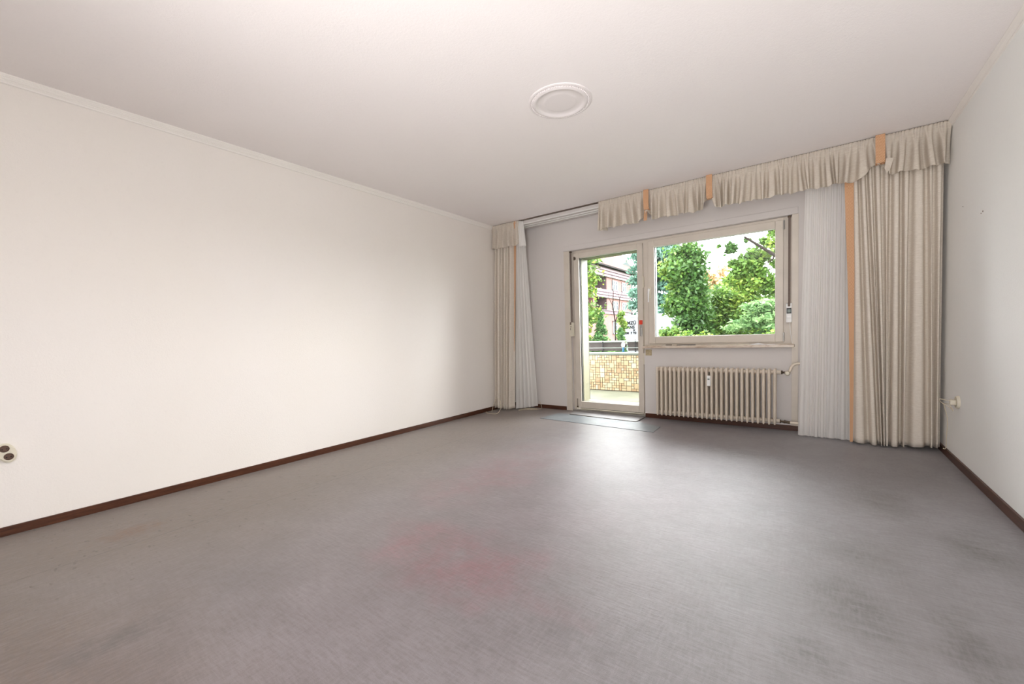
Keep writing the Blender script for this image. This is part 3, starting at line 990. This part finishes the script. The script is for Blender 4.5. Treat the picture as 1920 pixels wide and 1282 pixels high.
# railing over the parapet
m_rail = simple('pale_painted_rail', (0.20, 0.24, 0.21), 0.5, 0.4, 0.1, 10)
m_dark = simple('dark_painted_post', (0.012, 0.012, 0.013), 0.7, 0.1)
ra = thing('balcony_railing', 'pale metal railing with dark posts on top of the tiled parapet', 'railing', (1.9, 2.06, 0.668))
MB().box(-0.9, 4.6, 2.045, 2.085, 0.855, 0.866, 0.002).build('top_rail', m_rail, ra)
MB().box(-0.9, 4.6, 2.050, 2.062, 0.740, 0.748, 0.001).build('middle_rail', m_rail, ra)
for x in (-0.65, 0.52, 1.11, 1.95, 2.8, 3.65, 4.45):
    MB().box(x - 0.008, x + 0.008, 2.062, 2.08, 0.668, 0.858, 0.001).build('post', m_dark, ra)
    MB().lathe([(0.012, 0), (0.010, 0.010), (0.004, 0.016)], (x, 2.065, 0.864), 10, 'z').build('knob', m_dark, ra)
m_plant = simple('brown_grey_planter_plastic', (0.048, 0.041, 0.039), 0.8, 0.1, 0.2, 4)


def planter(x0, x1, label):
    t = thing('planter_box', label, 'planter', ((x0 + x1) / 2, 2.17, 0.68))
    b = MB()
    zt = 0.842
    pts = [(x0 + 0.02, 2.10, 0.69), (x1 - 0.07, 2.10, 0.69), (x1 - 0.03, 2.10, 0.735), (x1, 2.10, 0.80), (x1 - 0.05, 2.10, zt), (x0, 2.10, zt)]
    b.poly(pts, (0, 0.15, 0))
    b.build('body', m_plant, t)
    MB().box(x0 - 0.005, x1 - 0.045, 2.094, 2.256, zt - 0.001, zt + 0.008, 0.002).build('rim', m_rail, t)
    return t


planter(0.02, 0.905, 'long dark brown planter box on the railing, left of the white and blue bottle')
planter(0.955, 1.86, 'long dark brown planter box on the railing, right of the white and blue bottle')
m_blue = simple('blue_plastic', (0.012, 0.06, 0.11), 0.4, 0.2)
bt = thing('bottle', 'small white and blue bottle standing between the two planter boxes', 'bottle', (0.925, 2.0, 0.668))
MB().lathe([(0.018, 0), (0.020, 0.01), (0.018, 0.075), (0.013, 0.09)], (0.91, 2.03, 0.668), 16).build('body', m_blue, bt, True)
MB().lathe([(0.015, 0.088), (0.027, 0.10), (0.031, 0.125), (0.026, 0.15), (0.012, 0.165)], (0.91, 2.03, 0.668), 16).build('cap', m_white, bt, True)

# ------------------------------------------------------------------ pink apartment house (facade faces +x)
m_pink = simple('pink_render', (0.155, 0.082, 0.077), 0.9, 0.1, 0.12, 1.2)
m_pale = simple('pale_pink_band', (0.20, 0.145, 0.16), 0.9, 0.1, 0.06, 2)
m_lil = simple('lilac_grey_band', (0.13, 0.09, 0.11), 0.9, 0.1, 0.06, 2)
m_logg = simple('brown_loggia_render', (0.06, 0.04, 0.042), 0.9)
m_tiler = Mat('red_roof_tile', 0.85, 0.15)
wv = m_tiler.wave(3.2, m_tiler.co((0, 1, 0)), 0.0, 1.0, 'Y')
m_tiler.color(m_tiler.mix(m_tiler.g(m_tiler.noise(1.2, 5, 0.6), 0.35, 0.65), (0.060, 0.030, 0.025), (0.075, 0.045, 0.038)))
m_tiler.bump(wv, 0.4, 0.05)
m_gut = simple('dark_gutter', (0.018, 0.016, 0.018), 0.8, 0.1)
m_wing = simple('dark_window_glass', (0.035, 0.05, 0.06), 0.4, 0.2)
m_sl = simple('slate_green_metal_roof', (0.03, 0.042, 0.042), 0.7, 0.1)
bl = thing('apartment_house', 'pink rendered apartment house with striped bands and red tiled roof', 'building', (-22, 52, GZ))
XF = -20.0
wl = MB()
wl.box(-31, XF, 50.35, 60.0, GZ, 9.0)                       # right bay
wl.box(-31, XF - 1.6, 41.0, 50.35, GZ, 9.0)                 # set-back wall behind the loggias
wl.box(XF - 1.6, XF, 41.0, 50.35, GZ, 3.7)                  # ground floor under the loggias
wl.box(XF - 1.6, XF, 45.9, 46.5, 3.7, 9.0)
wl.box(XF - 1.6, XF, 41.0, 41.6, 3.7, 9.0)
wl.build('wall', m_pink, bl)
MB().box(XF - 1.58, XF - 1.55, 46.5, 50.3, 7.1, 8.95).box(XF - 1.58, XF - 1.55, 46.5, 50.3, 4.2, 5.95).box(XF - 1.55, XF - 0.05, 50.27, 50.35, 7.1, 8.95).box(XF - 1.55, XF - 0.05, 50.27, 50.35, 4.2, 5.95).build('loggia_lining', m_logg, bl)


def bands(z0, z1, n, y0=41.0, y1=60.0):
    h = (z1 - z0) / n
    for k in range(n):
        a = z0 + k * h
        MB().box(XF - 1.6, XF + 0.25, y0, y1 + 0.05, a, a + h * 0.62).build('band', m_pale, bl)
        MB().box(XF - 1.6, XF + 0.12, y0, y1, a + h * 0.62, a + h).build('groove', m_lil, bl)


bands(8.9, 10.15, 3)
bands(5.98, 7.12, 3)
MB().box(XF - 1.6, XF + 0.15, 41, 60.1, 3.72, 4.18).build('base_band', m_lil, bl)
MB().box(XF - 1.6, XF + 0.3, 41, 60.2, 4.18, 4.26).build('ledge', m_pale, bl)
MB().box(XF - 11, XF + 0.75, 40.5, 61.5, 10.15, 10.34).build('gutter', m_gut, bl)
rf = MB()
rf.poly([(XF + 0.8, 40.5, 10.3), (XF - 6.0, 40.5, 18.5), (XF - 12, 40.5, 10.3)], (0, 21.0, 0))
rf.build('roof', m_tiler.m, bl)


def bwin(y0, y1, z0, z1):
    f = MB()
    for a in ((y0, y0 + 0.13), (y1 - 0.13, y1), ((y0 + y1) / 2 - 0.07, (y0 + y1) / 2 + 0.07)):
        f.box(XF - 0.02, XF + 0.08, a[0], a[1], z0, z1)
    for a in ((z0, z0 + 0.1), (z1 - 0.1, z1), (z1 - 0.55, z1 - 0.45)):
        f.box(XF - 0.02, XF + 0.08, y0, y1, a[0], a[1])
    f.box(XF - 0.02, XF + 0.2, y0 - 0.1, y1 + 0.1, z0 - 0.08, z0)
    w = f.build('window', m_wwin, bl)
    MB().box(XF - 0.01, XF + 0.01, y0, y1, z0, z1).build('window_pane', m_wing, w)


for (y0, y1) in ((52.2, 54.2), (55.9, 57.7)):
    bwin(y0, y1, 7.2, 8.6)
    bwin(y0, y1, 4.3, 5.6)
bwin(52.3, 53.9, 0.95, 2.65)
bwin(55.4, 56.9, 0.95, 2.65)
MB().box(XF, XF + 0.15, 52.2, 54.0, 2.7, 2.78).build('lintel_bar', m_gut, bl)
MB().tube([(XF + 0.22, 59.7, GZ), (XF + 0.22, 59.7, 10.2)], 0.10, 8).build('downpipe', m_gut, bl)
# dormers on the roof
for (y0, y1, z0, z1) in ((57.3, 60.4, 10.6, 11.5), (45.8, 49.2, 10.9, 11.8)):
    MB().box(XF - 3, XF - 0.6, y0 + 0.3, y1 - 0.3, z0 - 0.3, z1).build('dormer_wall', m_pink, bl)
    MB().poly([(XF - 0.2, y0 - 0.3, z1), (XF - 0.2, (y0 + y1) / 2, z1 + 0.55), (XF - 0.2, y1 + 0.3, z1), (XF - 0.2, y1 + 0.3, z1 - 0.12), (XF - 0.2, y0 - 0.3, z1 - 0.12)], (-3.4, 0, 0)).build('dormer_roof', m_sl, bl)
# snow guard fence at the left end of the eave
for k in range(8):
    MB().box(XF - 0.1, XF, 44.0 + k * 0.75, 44.12 + k * 0.75, 10.34, 11.0).build('baluster', m_wwin, bl)
MB().box(XF - 0.1, XF, 43.9, 49.5, 11.0, 11.08).build('handrail', m_wwin, bl)

# ------------------------------------------------------------------ removal truck parked parallel to the balcony
m_truck = simple('white_truck_paint', (0.125, 0.128, 0.138), 0.5, 0.15, 0.04)
m_ink = simple('black_lettering', (0.002, 0.002, 0.003), 0.9, 0.05)
m_tyre = simple('tyre_rubber', (0.02, 0.02, 0.02), 0.9)
YT = 19.9
tk = thing('removal_truck', 'white box truck with black lettering parked beyond the bushes', 'truck', (-4.1, YT + 1.1, GZ))
bx = MB().box(-6.10, -2.25, YT, YT + 2.2, -0.35, 2.02, 0.04)
bx.build('cargo_box', m_truck, tk)
MB().box(-6.14, -2.21, YT - 0.03, YT + 2.23, 1.93, 2.05, 0.01).build('roof_edge', m_white, tk)
MB().box(-6.05, -0.6, YT + 0.1, YT + 2.1, -0.6, -0.35).build('chassis', m_gut, tk)
cbm = MB().poly([(-2.2, YT + 0.08, -0.7), (-0.35, YT + 0.08, -0.7), (-0.35, YT + 0.08, 0.15), (-0.65, YT + 0.08, 0.3), (-1.0, YT + 0.08, 1.2), (-2.2, YT + 0.08, 1.3)], (0, 2.05, 0))
cbm.build('cab', m_truck, tk)
MB().poly([(-1.95, YT + 0.07, 0.35), (-0.85, YT + 0.07, 0.35), (-1.12, YT + 0.07, 1.05), (-1.95, YT + 0.07, 1.05)], (0, -0.02, 0)).build('cab_window', m_wing, tk)
for x in (-5.0, -1.2):
    MB().lathe([(0.40, 0), (0.42, 0.03), (0.42, 0.22), (0.40, 0.25)], (x, YT + 0.02, GZ + 0.43), 24, 'y').build('wheel', m_tyre, tk, True)


def text(body, x, z, size, name='lettering', wscale=1.0):
    cu = bpy.data.curves.new(name, 'FONT')
    cu.body = body
    cu.size = size
    cu.extrude = 0.004
    cu.offset = 0.008
    cu.space_character = 1.1
    o = bpy.data.objects.new('tmp_text', cu)
    COL.objects.link(o)
    dg = bpy.context.evaluated_depsgraph_get()
    me = bpy.data.meshes.new_from_object(o.evaluated_get(dg))
    bpy.data.objects.remove(o)
    me.transform(Matrix.Translation((x, YT - 0.012, z)) @ Matrix.Rotation(PI / 2, 4, 'X') @ Matrix.Scale(wscale, 4, (1, 0, 0)))
    me.materials.clear()
    me.materials.append(m_ink)
    me.name = name
    return obj(name, me, tk)


text('UMZÜ', -5.90, 1.50, 0.27, wscale=0.92)
text('TANS', -5.88, 1.25, 0.25, wscale=0.95)
text('X', -5.34, 1.08, 0.17)
text('030', -5.90, 0.92, 0.18)
text('7 80', -5.50, 0.92, 0.18)

# ------------------------------------------------------------------ vegetation


def leaf_mat(name, c0, c1, c2):
    M = Mat(name, 0.55, 0.25)
    a = M.n.new('ShaderNodeAttribute')
    a.attribute_name = 'tint'
    col = M.ramp(a.outputs['Fac'], [(0.0, c0), (0.55, c1), (1.0, c2)])
    M.color(col)
    tb = M.n.new('ShaderNodeBsdfTranslucent')
    M.link(col, tb.inputs[0])
    mx = M.n.new('ShaderNodeMixShader')
    mx.inputs[0].default_value = 0.35
    M.link(M.b.outputs[0], mx.inputs[1])
    M.link(tb.outputs[0], mx.inputs[2])
    M.link(mx.outputs[0], M.n['Material Output'].inputs[0])
    return M.m


L_green = leaf_mat('fresh_leaf', (0.016, 0.045, 0.010), (0.050, 0.108, 0.021), (0.135, 0.195, 0.03))
L_yel = leaf_mat('yellow_green_leaf', (0.023, 0.058, 0.010), (0.078, 0.145, 0.024), (0.175, 0.225, 0.033))
L_dark = leaf_mat('dark_green_leaf', (0.02, 0.06, 0.018), (0.05, 0.125, 0.035), (0.11, 0.21, 0.05))
L_blue = leaf_mat('blue_green_needle', (0.03, 0.07, 0.055), (0.07, 0.145, 0.105), (0.14, 0.24, 0.17))
L_pale = leaf_mat('pale_feathery_leaf', (0.05, 0.115, 0.04), (0.115, 0.21, 0.075), (0.20, 0.30, 0.125))
L_aut = leaf_mat('autumn_leaf', (0.20, 0.16, 0.05), (0.40, 0.27, 0.13), (0.50, 0.36, 0.22))
m_bark = simple('tree_bark', (0.012, 0.009, 0.007), 0.9, 0.1, 0.3, 12)


def foliage(parent, mat, clumps, n, size, seed, tint=(0.0, 1.0), droop=0.0, elong=1.5):
    """clumps: (x,y,z,rx,ry,rz,weight,tintshift). n quads in all, spread on the outer shell of the clumps"""
    rg = np.random.default_rng(seed)
    cl = np.array([c[:6] for c in clumps], float)
    wt = np.array([c[6] for c in clumps], float)
    ts = np.array([c[7] for c in clumps], float)
    idx = rg.choice(len(cl), n, p=wt / wt.sum())
    d = rg.normal(size=(n, 3))
    d /= np.linalg.norm(d, axis=1)[:, None]
    # fine lumps: push directions toward random sub-cluster centres
    k = max(8, n // 45)
    sub = rg.normal(size=(k, 3))
    sub /= np.linalg.norm(sub, axis=1)[:, None]
    sid = rg.integers(0, k, n)
    d = sub[sid] + rg.normal(size=(n, 3)) * 0.30
    rad_ = (0.45 + 0.6 * rg.random(k))[sid]
    c = cl[idx, :3] + d * cl[idx, 3:] * rad_[:, None]
    u = rg.normal(size=(n, 3)); u[:, 2] *= 0.6; u[:, 2] -= droop
    u /= np.linalg.norm(u, axis=1)[:, None]
    v = np.cross(u, rg.normal(size=(n, 3)))
    v /= np.linalg.norm(v, axis=1)[:, None] + 1e-9
    s_ = size * (0.6 + 0.8 * rg.random(n))[:, None]
    a, b = u * s_ * elong * 0.5, v * s_ * 0.5
    V = np.stack([c - a, c + b - a * 0.1, c + a, c - b - a * 0.1], 1).reshape(-1, 3)
    me = bpy.data.meshes.new('foliage')
    me.vertices.add(4 * n)
    me.vertices.foreach_set('co', V.ravel())
    me.loops.add(4 * n)
    me.loops.foreach_set('vertex_index', np.arange(4 * n))
    me.polygons.add(n)
    me.polygons.foreach_set('loop_start', np.arange(0, 4 * n, 4))
    me.polygons.foreach_set('loop_total', np.full(n, 4))
    me.update(calc_edges=True)
    subt = rg.random(k)[sid]
    t = tint[0] + (tint[1] - tint[0]) * np.clip(0.55 * subt + 0.45 * rg.random(n), 0, 1) + ts[idx]
    at_ = me.attributes.new('tint', 'FLOAT', 'FACE')
    at_.data.foreach_set('value', np.clip(t, 0, 1))
    me.materials.append(mat)
    o = obj('foliage', me, parent, 'stuff')
    return o


def trunk(parent, pts, r):
    MB().tube(pts, r, 8).build('trunk', m_bark, parent, True)


def clumps_in(x, y, z0, z1, r, n, seed, prof=None, tshift=0.0):
    rg = random.Random(seed)
    out = []
    for i in range(n):
        f = (i + 0.5) / n
        z = z0 + (z1 - z0) * f
        k = prof(f) if prof else 1
        a = rg.uniform(0, 2 * PI)
        rr = r * k * 0.55
        cr = r * k * rg.uniform(0.45, 0.7)
        out.append((x + rr * math.cos(a), y + rr * math.sin(a), z, cr, cr, cr * 0.8, cr ** 2, rg.uniform(-0.15, 0.2) + tshift))
    return out


# A: dense leafy tree at the left edge of the door view
t = thing('leafy_tree', 'tall bright green leafy tree seen along the left edge of the balcony door', 'tree', (-3.4, 9, GZ))
trunk(t, [(-3.45, 9, GZ), (-3.4, 9, 1.5), (-3.3, 9, 4.0)], [0.10, 0.08, 0.04])
foliage(t, L_yel, clumps_in(-3.35, 9.0, -1.0, 4.4, 0.80, 26, 3, lambda f: 0.8 + 0.25 * math.sin(f * 9) ** 2 - 0.1 * f), 11000, 0.085, 3)
# B: two small conifers
for (x, y, zt, r, lab, sd) in ((-2.58, 9.0, 1.76, 0.62, 'small pointed dark green spruce beyond the balcony railing', 5), (-2.10, 9.6, 1.18, 0.36, 'low bushy spruce right beside the pointed spruce', 6)):
    t = thing('spruce', lab, 'tree', (x, y, GZ))
    trunk(t, [(x, y, GZ), (x, y, zt)], [0.05, 0.01])
    cl = []
    rg = random.Random(sd)
    for k in range(34):
        f = k / 33
        rr = r * (1 - f) * 0.95 + 0.03
        for a in range(4):
            an = rg.uniform(0, 2 * PI)
            cl.append((x + rr * 0.6 * math.cos(an), y + rr * 0.6 * math.sin(an), GZ + 0.3 + (zt - GZ - 0.35) * f, rr * 0.5 + 0.03, rr * 0.5 + 0.03, 0.06, rr + 0.03, rg.uniform(-0.2, 0.15)))
    foliage(t, L_dark, cl, 9000, 0.05, sd, (0.1, 1.0), 0.2, 2.4)
# C: big drooping blue-green conifer behind the mullion
t = thing('conifer', 'big drooping blue-green conifer behind the post between door and window', 'tree', (-5.5, 25, GZ))
trunk(t, [(-5.5, 25, GZ), (-5.5, 25, 10.6)], [0.3, 0.06])
cl = []
rg = random.Random(9)
for k in range(13):
    z = 0.0 + k * 0.85
    rr = 1.75 - 0.05 * k
    for a in range(10):
        an = rg.uniform(0, 2 * PI)
        for q_ in (0.35, 0.7, 1.0):
            cl.append((-5.5 + rr * q_ * math.cos(an), 25 + rr * q_ * math.sin(an), z - 0.45 * q_ * q_, 0.45, 0.45, 0.28, 1.0, 0.25 * q_ - 0.2))
foliage(t, L_blue, cl, 34000, 0.12, 9, (0.0, 0.9), 0.7, 2.6)
# D: tall maple
t = thing('maple_tree', 'tall bright green maple in the middle left of the big window', 'tree', (-0.35, 9.5, GZ))
trunk(t, [(0.30, 9.5, GZ), (0.27, 9.5, 1.5), (0.2, 9.5, 3.4)], [0.13, 0.10, 0.04])
cl = []
rg = random.Random(12)
for (x, z, r, ts) in ((-0.55, 3.45, 0.42, 0.0), (-0.15, 3.55, 0.40, -0.05), (0.15, 3.3, 0.36, -0.1), (-0.9, 3.0, 0.36, 0.35), (-0.45, 2.95, 0.45, 0.0), (0.1, 2.8, 0.45, -0.2), (0.35, 2.45, 0.3, -0.2),
                      (-0.9, 2.5, 0.24, 0.3), (-0.35, 2.35, 0.45, -0.15), (0.15, 2.25, 0.42, -0.2), (-0.75, 1.95, 0.42, 0.15), (-0.95, 1.75, 0.25, 0.3), (-0.3, 1.8, 0.45, -0.05), (0.2, 1.85, 0.42, -0.1),
                      (-0.1, 1.35, 0.48, -0.25), (0.35, 1.5, 0.4, -0.1), (0.0, 0.95, 0.42, -0.25), (0.3, 0.9, 0.4, -0.2), (0.1, 0.5, 0.45, -0.2), (0.0, 0.0, 0.5, -0.2), (0.0, -0.6, 0.5, -0.2)):
    x, r = (x + 0.25) * 0.72 + 0.2, r * 0.78
    cl.append((x, 9.5 + rg.uniform(-0.4, 0.3), z, r, r * 1.1, r * 0.95, r * r, ts))  # tint shift paints the lit left clumps paler, the others darker
foliage(t, L_green, cl, 17000, 0.085, 12, (0.05, 0.85))
# E: acacia and bushes filling the right of the window
t = thing('acacia_tree', 'light green feathery acacia right of the maple in the window', 'tree', (1.3, 11, GZ))
trunk(t, [(1.0, 11, GZ), (1.05, 11, 0.8), (0.9, 11, 2.0)], [0.07, 0.05, 0.03])
cl = []
rg = random.Random(14)
for k in range(46):
    x = rg.uniform(0.45, 2.75)
    z = rg.uniform(-0.9, 1.0) if k % 3 == 0 else rg.uniform(0.8, 2.35 - 0.12 * abs(x - 1.2))
    r = rg.uniform(0.25, 0.4)
    cl.append((x, 11 + rg.uniform(-0.4, 0.6), z, r, r, r * 0.8, r * r, rg.uniform(-0.2, 0.25)))
for x in (1.7, 1.95, 2.2, 2.45, 2.7):
    cl.append((x, 11.1, 2.3, 0.3, 0.3, 0.25, 0.09, rg.uniform(-0.2, 0.2)))
foliage(t, L_yel, cl, 22000, 0.06, 14, (0.0, 0.9), 0.1, 2.2)
t = thing('shrub', 'pale grey-green feathery shrub at the lower right of the window', 'shrub', (2.2, 8, GZ))
cl = []
rg = random.Random(15)
for k in range(22):
    x = rg.uniform(1.75, 2.75)
    z = rg.uniform(1.1, 1.75) - 0.25 * abs(x - 2.3)
    cl.append((x, 8.5 + rg.uniform(-0.3, 0.3), z, 0.32, 0.3, 0.09, 0.4, rg.uniform(-0.2, 0.2)))
for k in range(10):
    cl.append((rg.uniform(1.8, 2.6), 8.6, rg.uniform(-1, 0.9), 0.4, 0.3, 0.35, 0.5, -0.3))
foliage(t, L_pale, cl, 9000, 0.05, 15, (0.0, 1.0), 0.1, 3.0)
# F: near bright hedge at the bottom
t = thing('hedge', 'bright green hedge along the bottom of the big window', 'hedge', (1.6, 6.2, GZ))
cl = []
rg = random.Random(16)
for k in range(75):
    x = rg.uniform(0.65, 3.2)
    cl.append((x, 6.4 + rg.uniform(-0.25, 0.25), rg.uniform(-1.1, 0.82), 0.22, 0.22, 0.18, 1, rg.uniform(-0.25, 0.35)))
foliage(t, L_yel, cl, 18000, 0.06, 16, (0.0, 1.0))
# G: shrub in front of the truck
t = thing('shrub', 'leafy green shrub in front of the truck at the lower left of the window', 'shrub', (-0.75, 7.5, GZ))
cl = []
rg = random.Random(17)
for k in range(34):
    x = rg.uniform(-0.35, 0.8)
    zt = 1.22 - 0.35 * abs(x - 0.05)
    cl.append((x, 7.5 + rg.uniform(-0.25, 0.25), rg.uniform(-1.1, zt - 0.12), 0.16, 0.16, 0.14, 1, rg.uniform(-0.2, 0.2)))
foliage(t, L_green, cl, 5200, 0.062, 17, (0.2, 1.0))
# H: slender shrub in front of the truck's left end
t = thing('shrub', 'slender yellow-green shrub climbing in front of the left end of the truck', 'shrub', (-2.6, 11, GZ))
cl = []
rg = random.Random(18)
for k in range(26):
    f = k / 25
    cl.append((-2.72 + 0.08 * math.sin(k) + 0.16 * f, 11, GZ + 0.3 + f * 2.7, 0.13, 0.13, 0.13, 1, rg.uniform(0, 0.3)))
foliage(t, L_yel, cl, 2400, 0.065, 18)
# I: overhanging tree at the upper right with its bare branch
t = thing('overhanging_tree', 'tree with a bare dark branch hanging into the upper right of the window', 'tree', (3.6, 6.0, GZ))
trunk(t, [(3.75, 6.3, GZ), (3.7, 6.25, 1.2), (3.55, 6.1, 3.0), (3.4, 6.0, 4.2)], [0.14, 0.12, 0.09, 0.05])
br = MB()
br.tube([(3.52, 6.05, 2.10), (3.05, 5.8, 2.42), (2.86, 5.7, 2.56), (2.55, 5.7, 2.82), (2.30, 5.7, 3.03)], [0.045, 0.040, 0.036, 0.031, 0.022], 8)
br.tube([(2.86, 5.7, 2.56), (2.84, 5.69, 2.48), (2.72, 5.68, 2.40)], [0.022, 0.018, 0.012], 6)
br.build('branch', m_bark, t, True)
cl = []
rg = random.Random(19)
for (x, z, r, ts) in ((2.85, 3.12, 0.12, 0.1), (2.62, 2.95, 0.08, 0), (2.8, 2.85, 0.12, 0.3), (2.65, 2.62, 0.14, 0.2), (2.45, 2.68, 0.14, 0), (2.25, 2.62, 0.12, -0.1), (2.1, 2.5, 0.12, -0.1), (2.3, 2.42, 0.16, 0),
                      (2.5, 2.45, 0.14, 0.1), (2.15, 2.28, 0.14, 0), (2.35, 2.18, 0.15, 0.1), (2.6, 2.25, 0.12, 0), (2.0, 2.12, 0.13, 0.2), (2.2, 2.02, 0.15, 0.3), (2.45, 2.0, 0.16, 0.25), (2.7, 2.05, 0.16, 0),
                      (2.88, 2.4, 0.1, 0), (2.9, 2.65, 0.08, 0.1), (2.32, 2.98, 0.05, -0.4), (1.96, 2.95, 0.07, -0.5), (2.03, 2.86, 0.09, -0.5), (1.92, 2.82, 0.06, -0.5), (1.72, 2.98, 0.035, -0.3)):
    cl.append((x, 6.0 + rg.uniform(-0.2, 0.2), z, r, r, r * 0.9, r * r, ts))
foliage(t, L_yel, cl, 6200, 0.06, 19, (0.0, 0.8))
tw = MB()
tw.tube([(3.0, 6.1, 2.3), (2.4, 6.05, 2.55), (1.95, 6.0, 2.88)], [0.012, 0.007, 0.003], 6)
tw.build('twig', m_bark, t, True)
# J: distant autumn tree
t = thing('autumn_tree', 'distant pale orange autumn tree between the maple and the overhanging tree', 'tree', (-1.2, 26, GZ))
trunk(t, [(-1.2, 26, GZ), (-1.2, 26, 4)], [0.2, 0.08])
cl = []
rg = random.Random(20)
for k in range(26):
    cl.append((rg.uniform(-2.9, -1.0), 26 + rg.uniform(-0.6, 0.6), rg.uniform(0, 4.9), 0.55, 0.5, 0.45, 1, rg.uniform(-0.2, 0.3)))
foliage(t, L_aut, cl, 5000, 0.16, 20)
# K: bare young tree in front of the pink house
t = thing('bare_tree', 'thin nearly bare young tree in front of the pink house', 'tree', (-5.5, 18, GZ))
b = MB()
b.tube([(-5.5, 17.5, GZ), (-5.5, 17.5, 1.6), (-5.62, 17.5, 2.5), (-5.58, 17.5, 3.3), (-5.66, 17.5, 4.3)], [0.05, 0.04, 0.03, 0.02, 0.008], 6)
b.tube([(-5.5, 17.5, 1.6), (-5.28, 17.5, 2.2), (-5.22, 17.5, 2.9), (-5.35, 17.5, 3.3)], [0.03, 0.025, 0.015, 0.006], 6)
b.tube([(-5.62, 17.5, 2.5), (-5.85, 17.5, 3.0), (-5.9, 17.5, 3.4)], [0.02, 0.012, 0.005], 6)
b.tube([(-5.22, 17.5, 2.9), (-5.05, 17.5, 3.3), (-4.9, 17.5, 3.5)], [0.014, 0.009, 0.004], 6)
b.build('trunk', m_bark, t, True)
# L: row of distant trees closing the view
for k, (x, y, zt, r, lab) in enumerate(((4.5, 22, 5.2, 2.4, 'rounded dark tree far behind the hedge on the right'), (1.6, 24, 2.6, 1.9, 'low rounded tree far behind the acacia'), (-1.6, 28, 2.8, 1.3, 'low dark tree far behind the truck and the maple'))):
    t = thing('round_tree', lab, 'tree', (x, y, GZ))
    trunk(t, [(x, y, GZ), (x, y, zt * 0.7)], [0.15, 0.05])
    foliage(t, L_green, clumps_in(x, y, -0.6, zt, r, 20, 50 + k), 6000, 0.17, 50 + k, (0, 0.8))
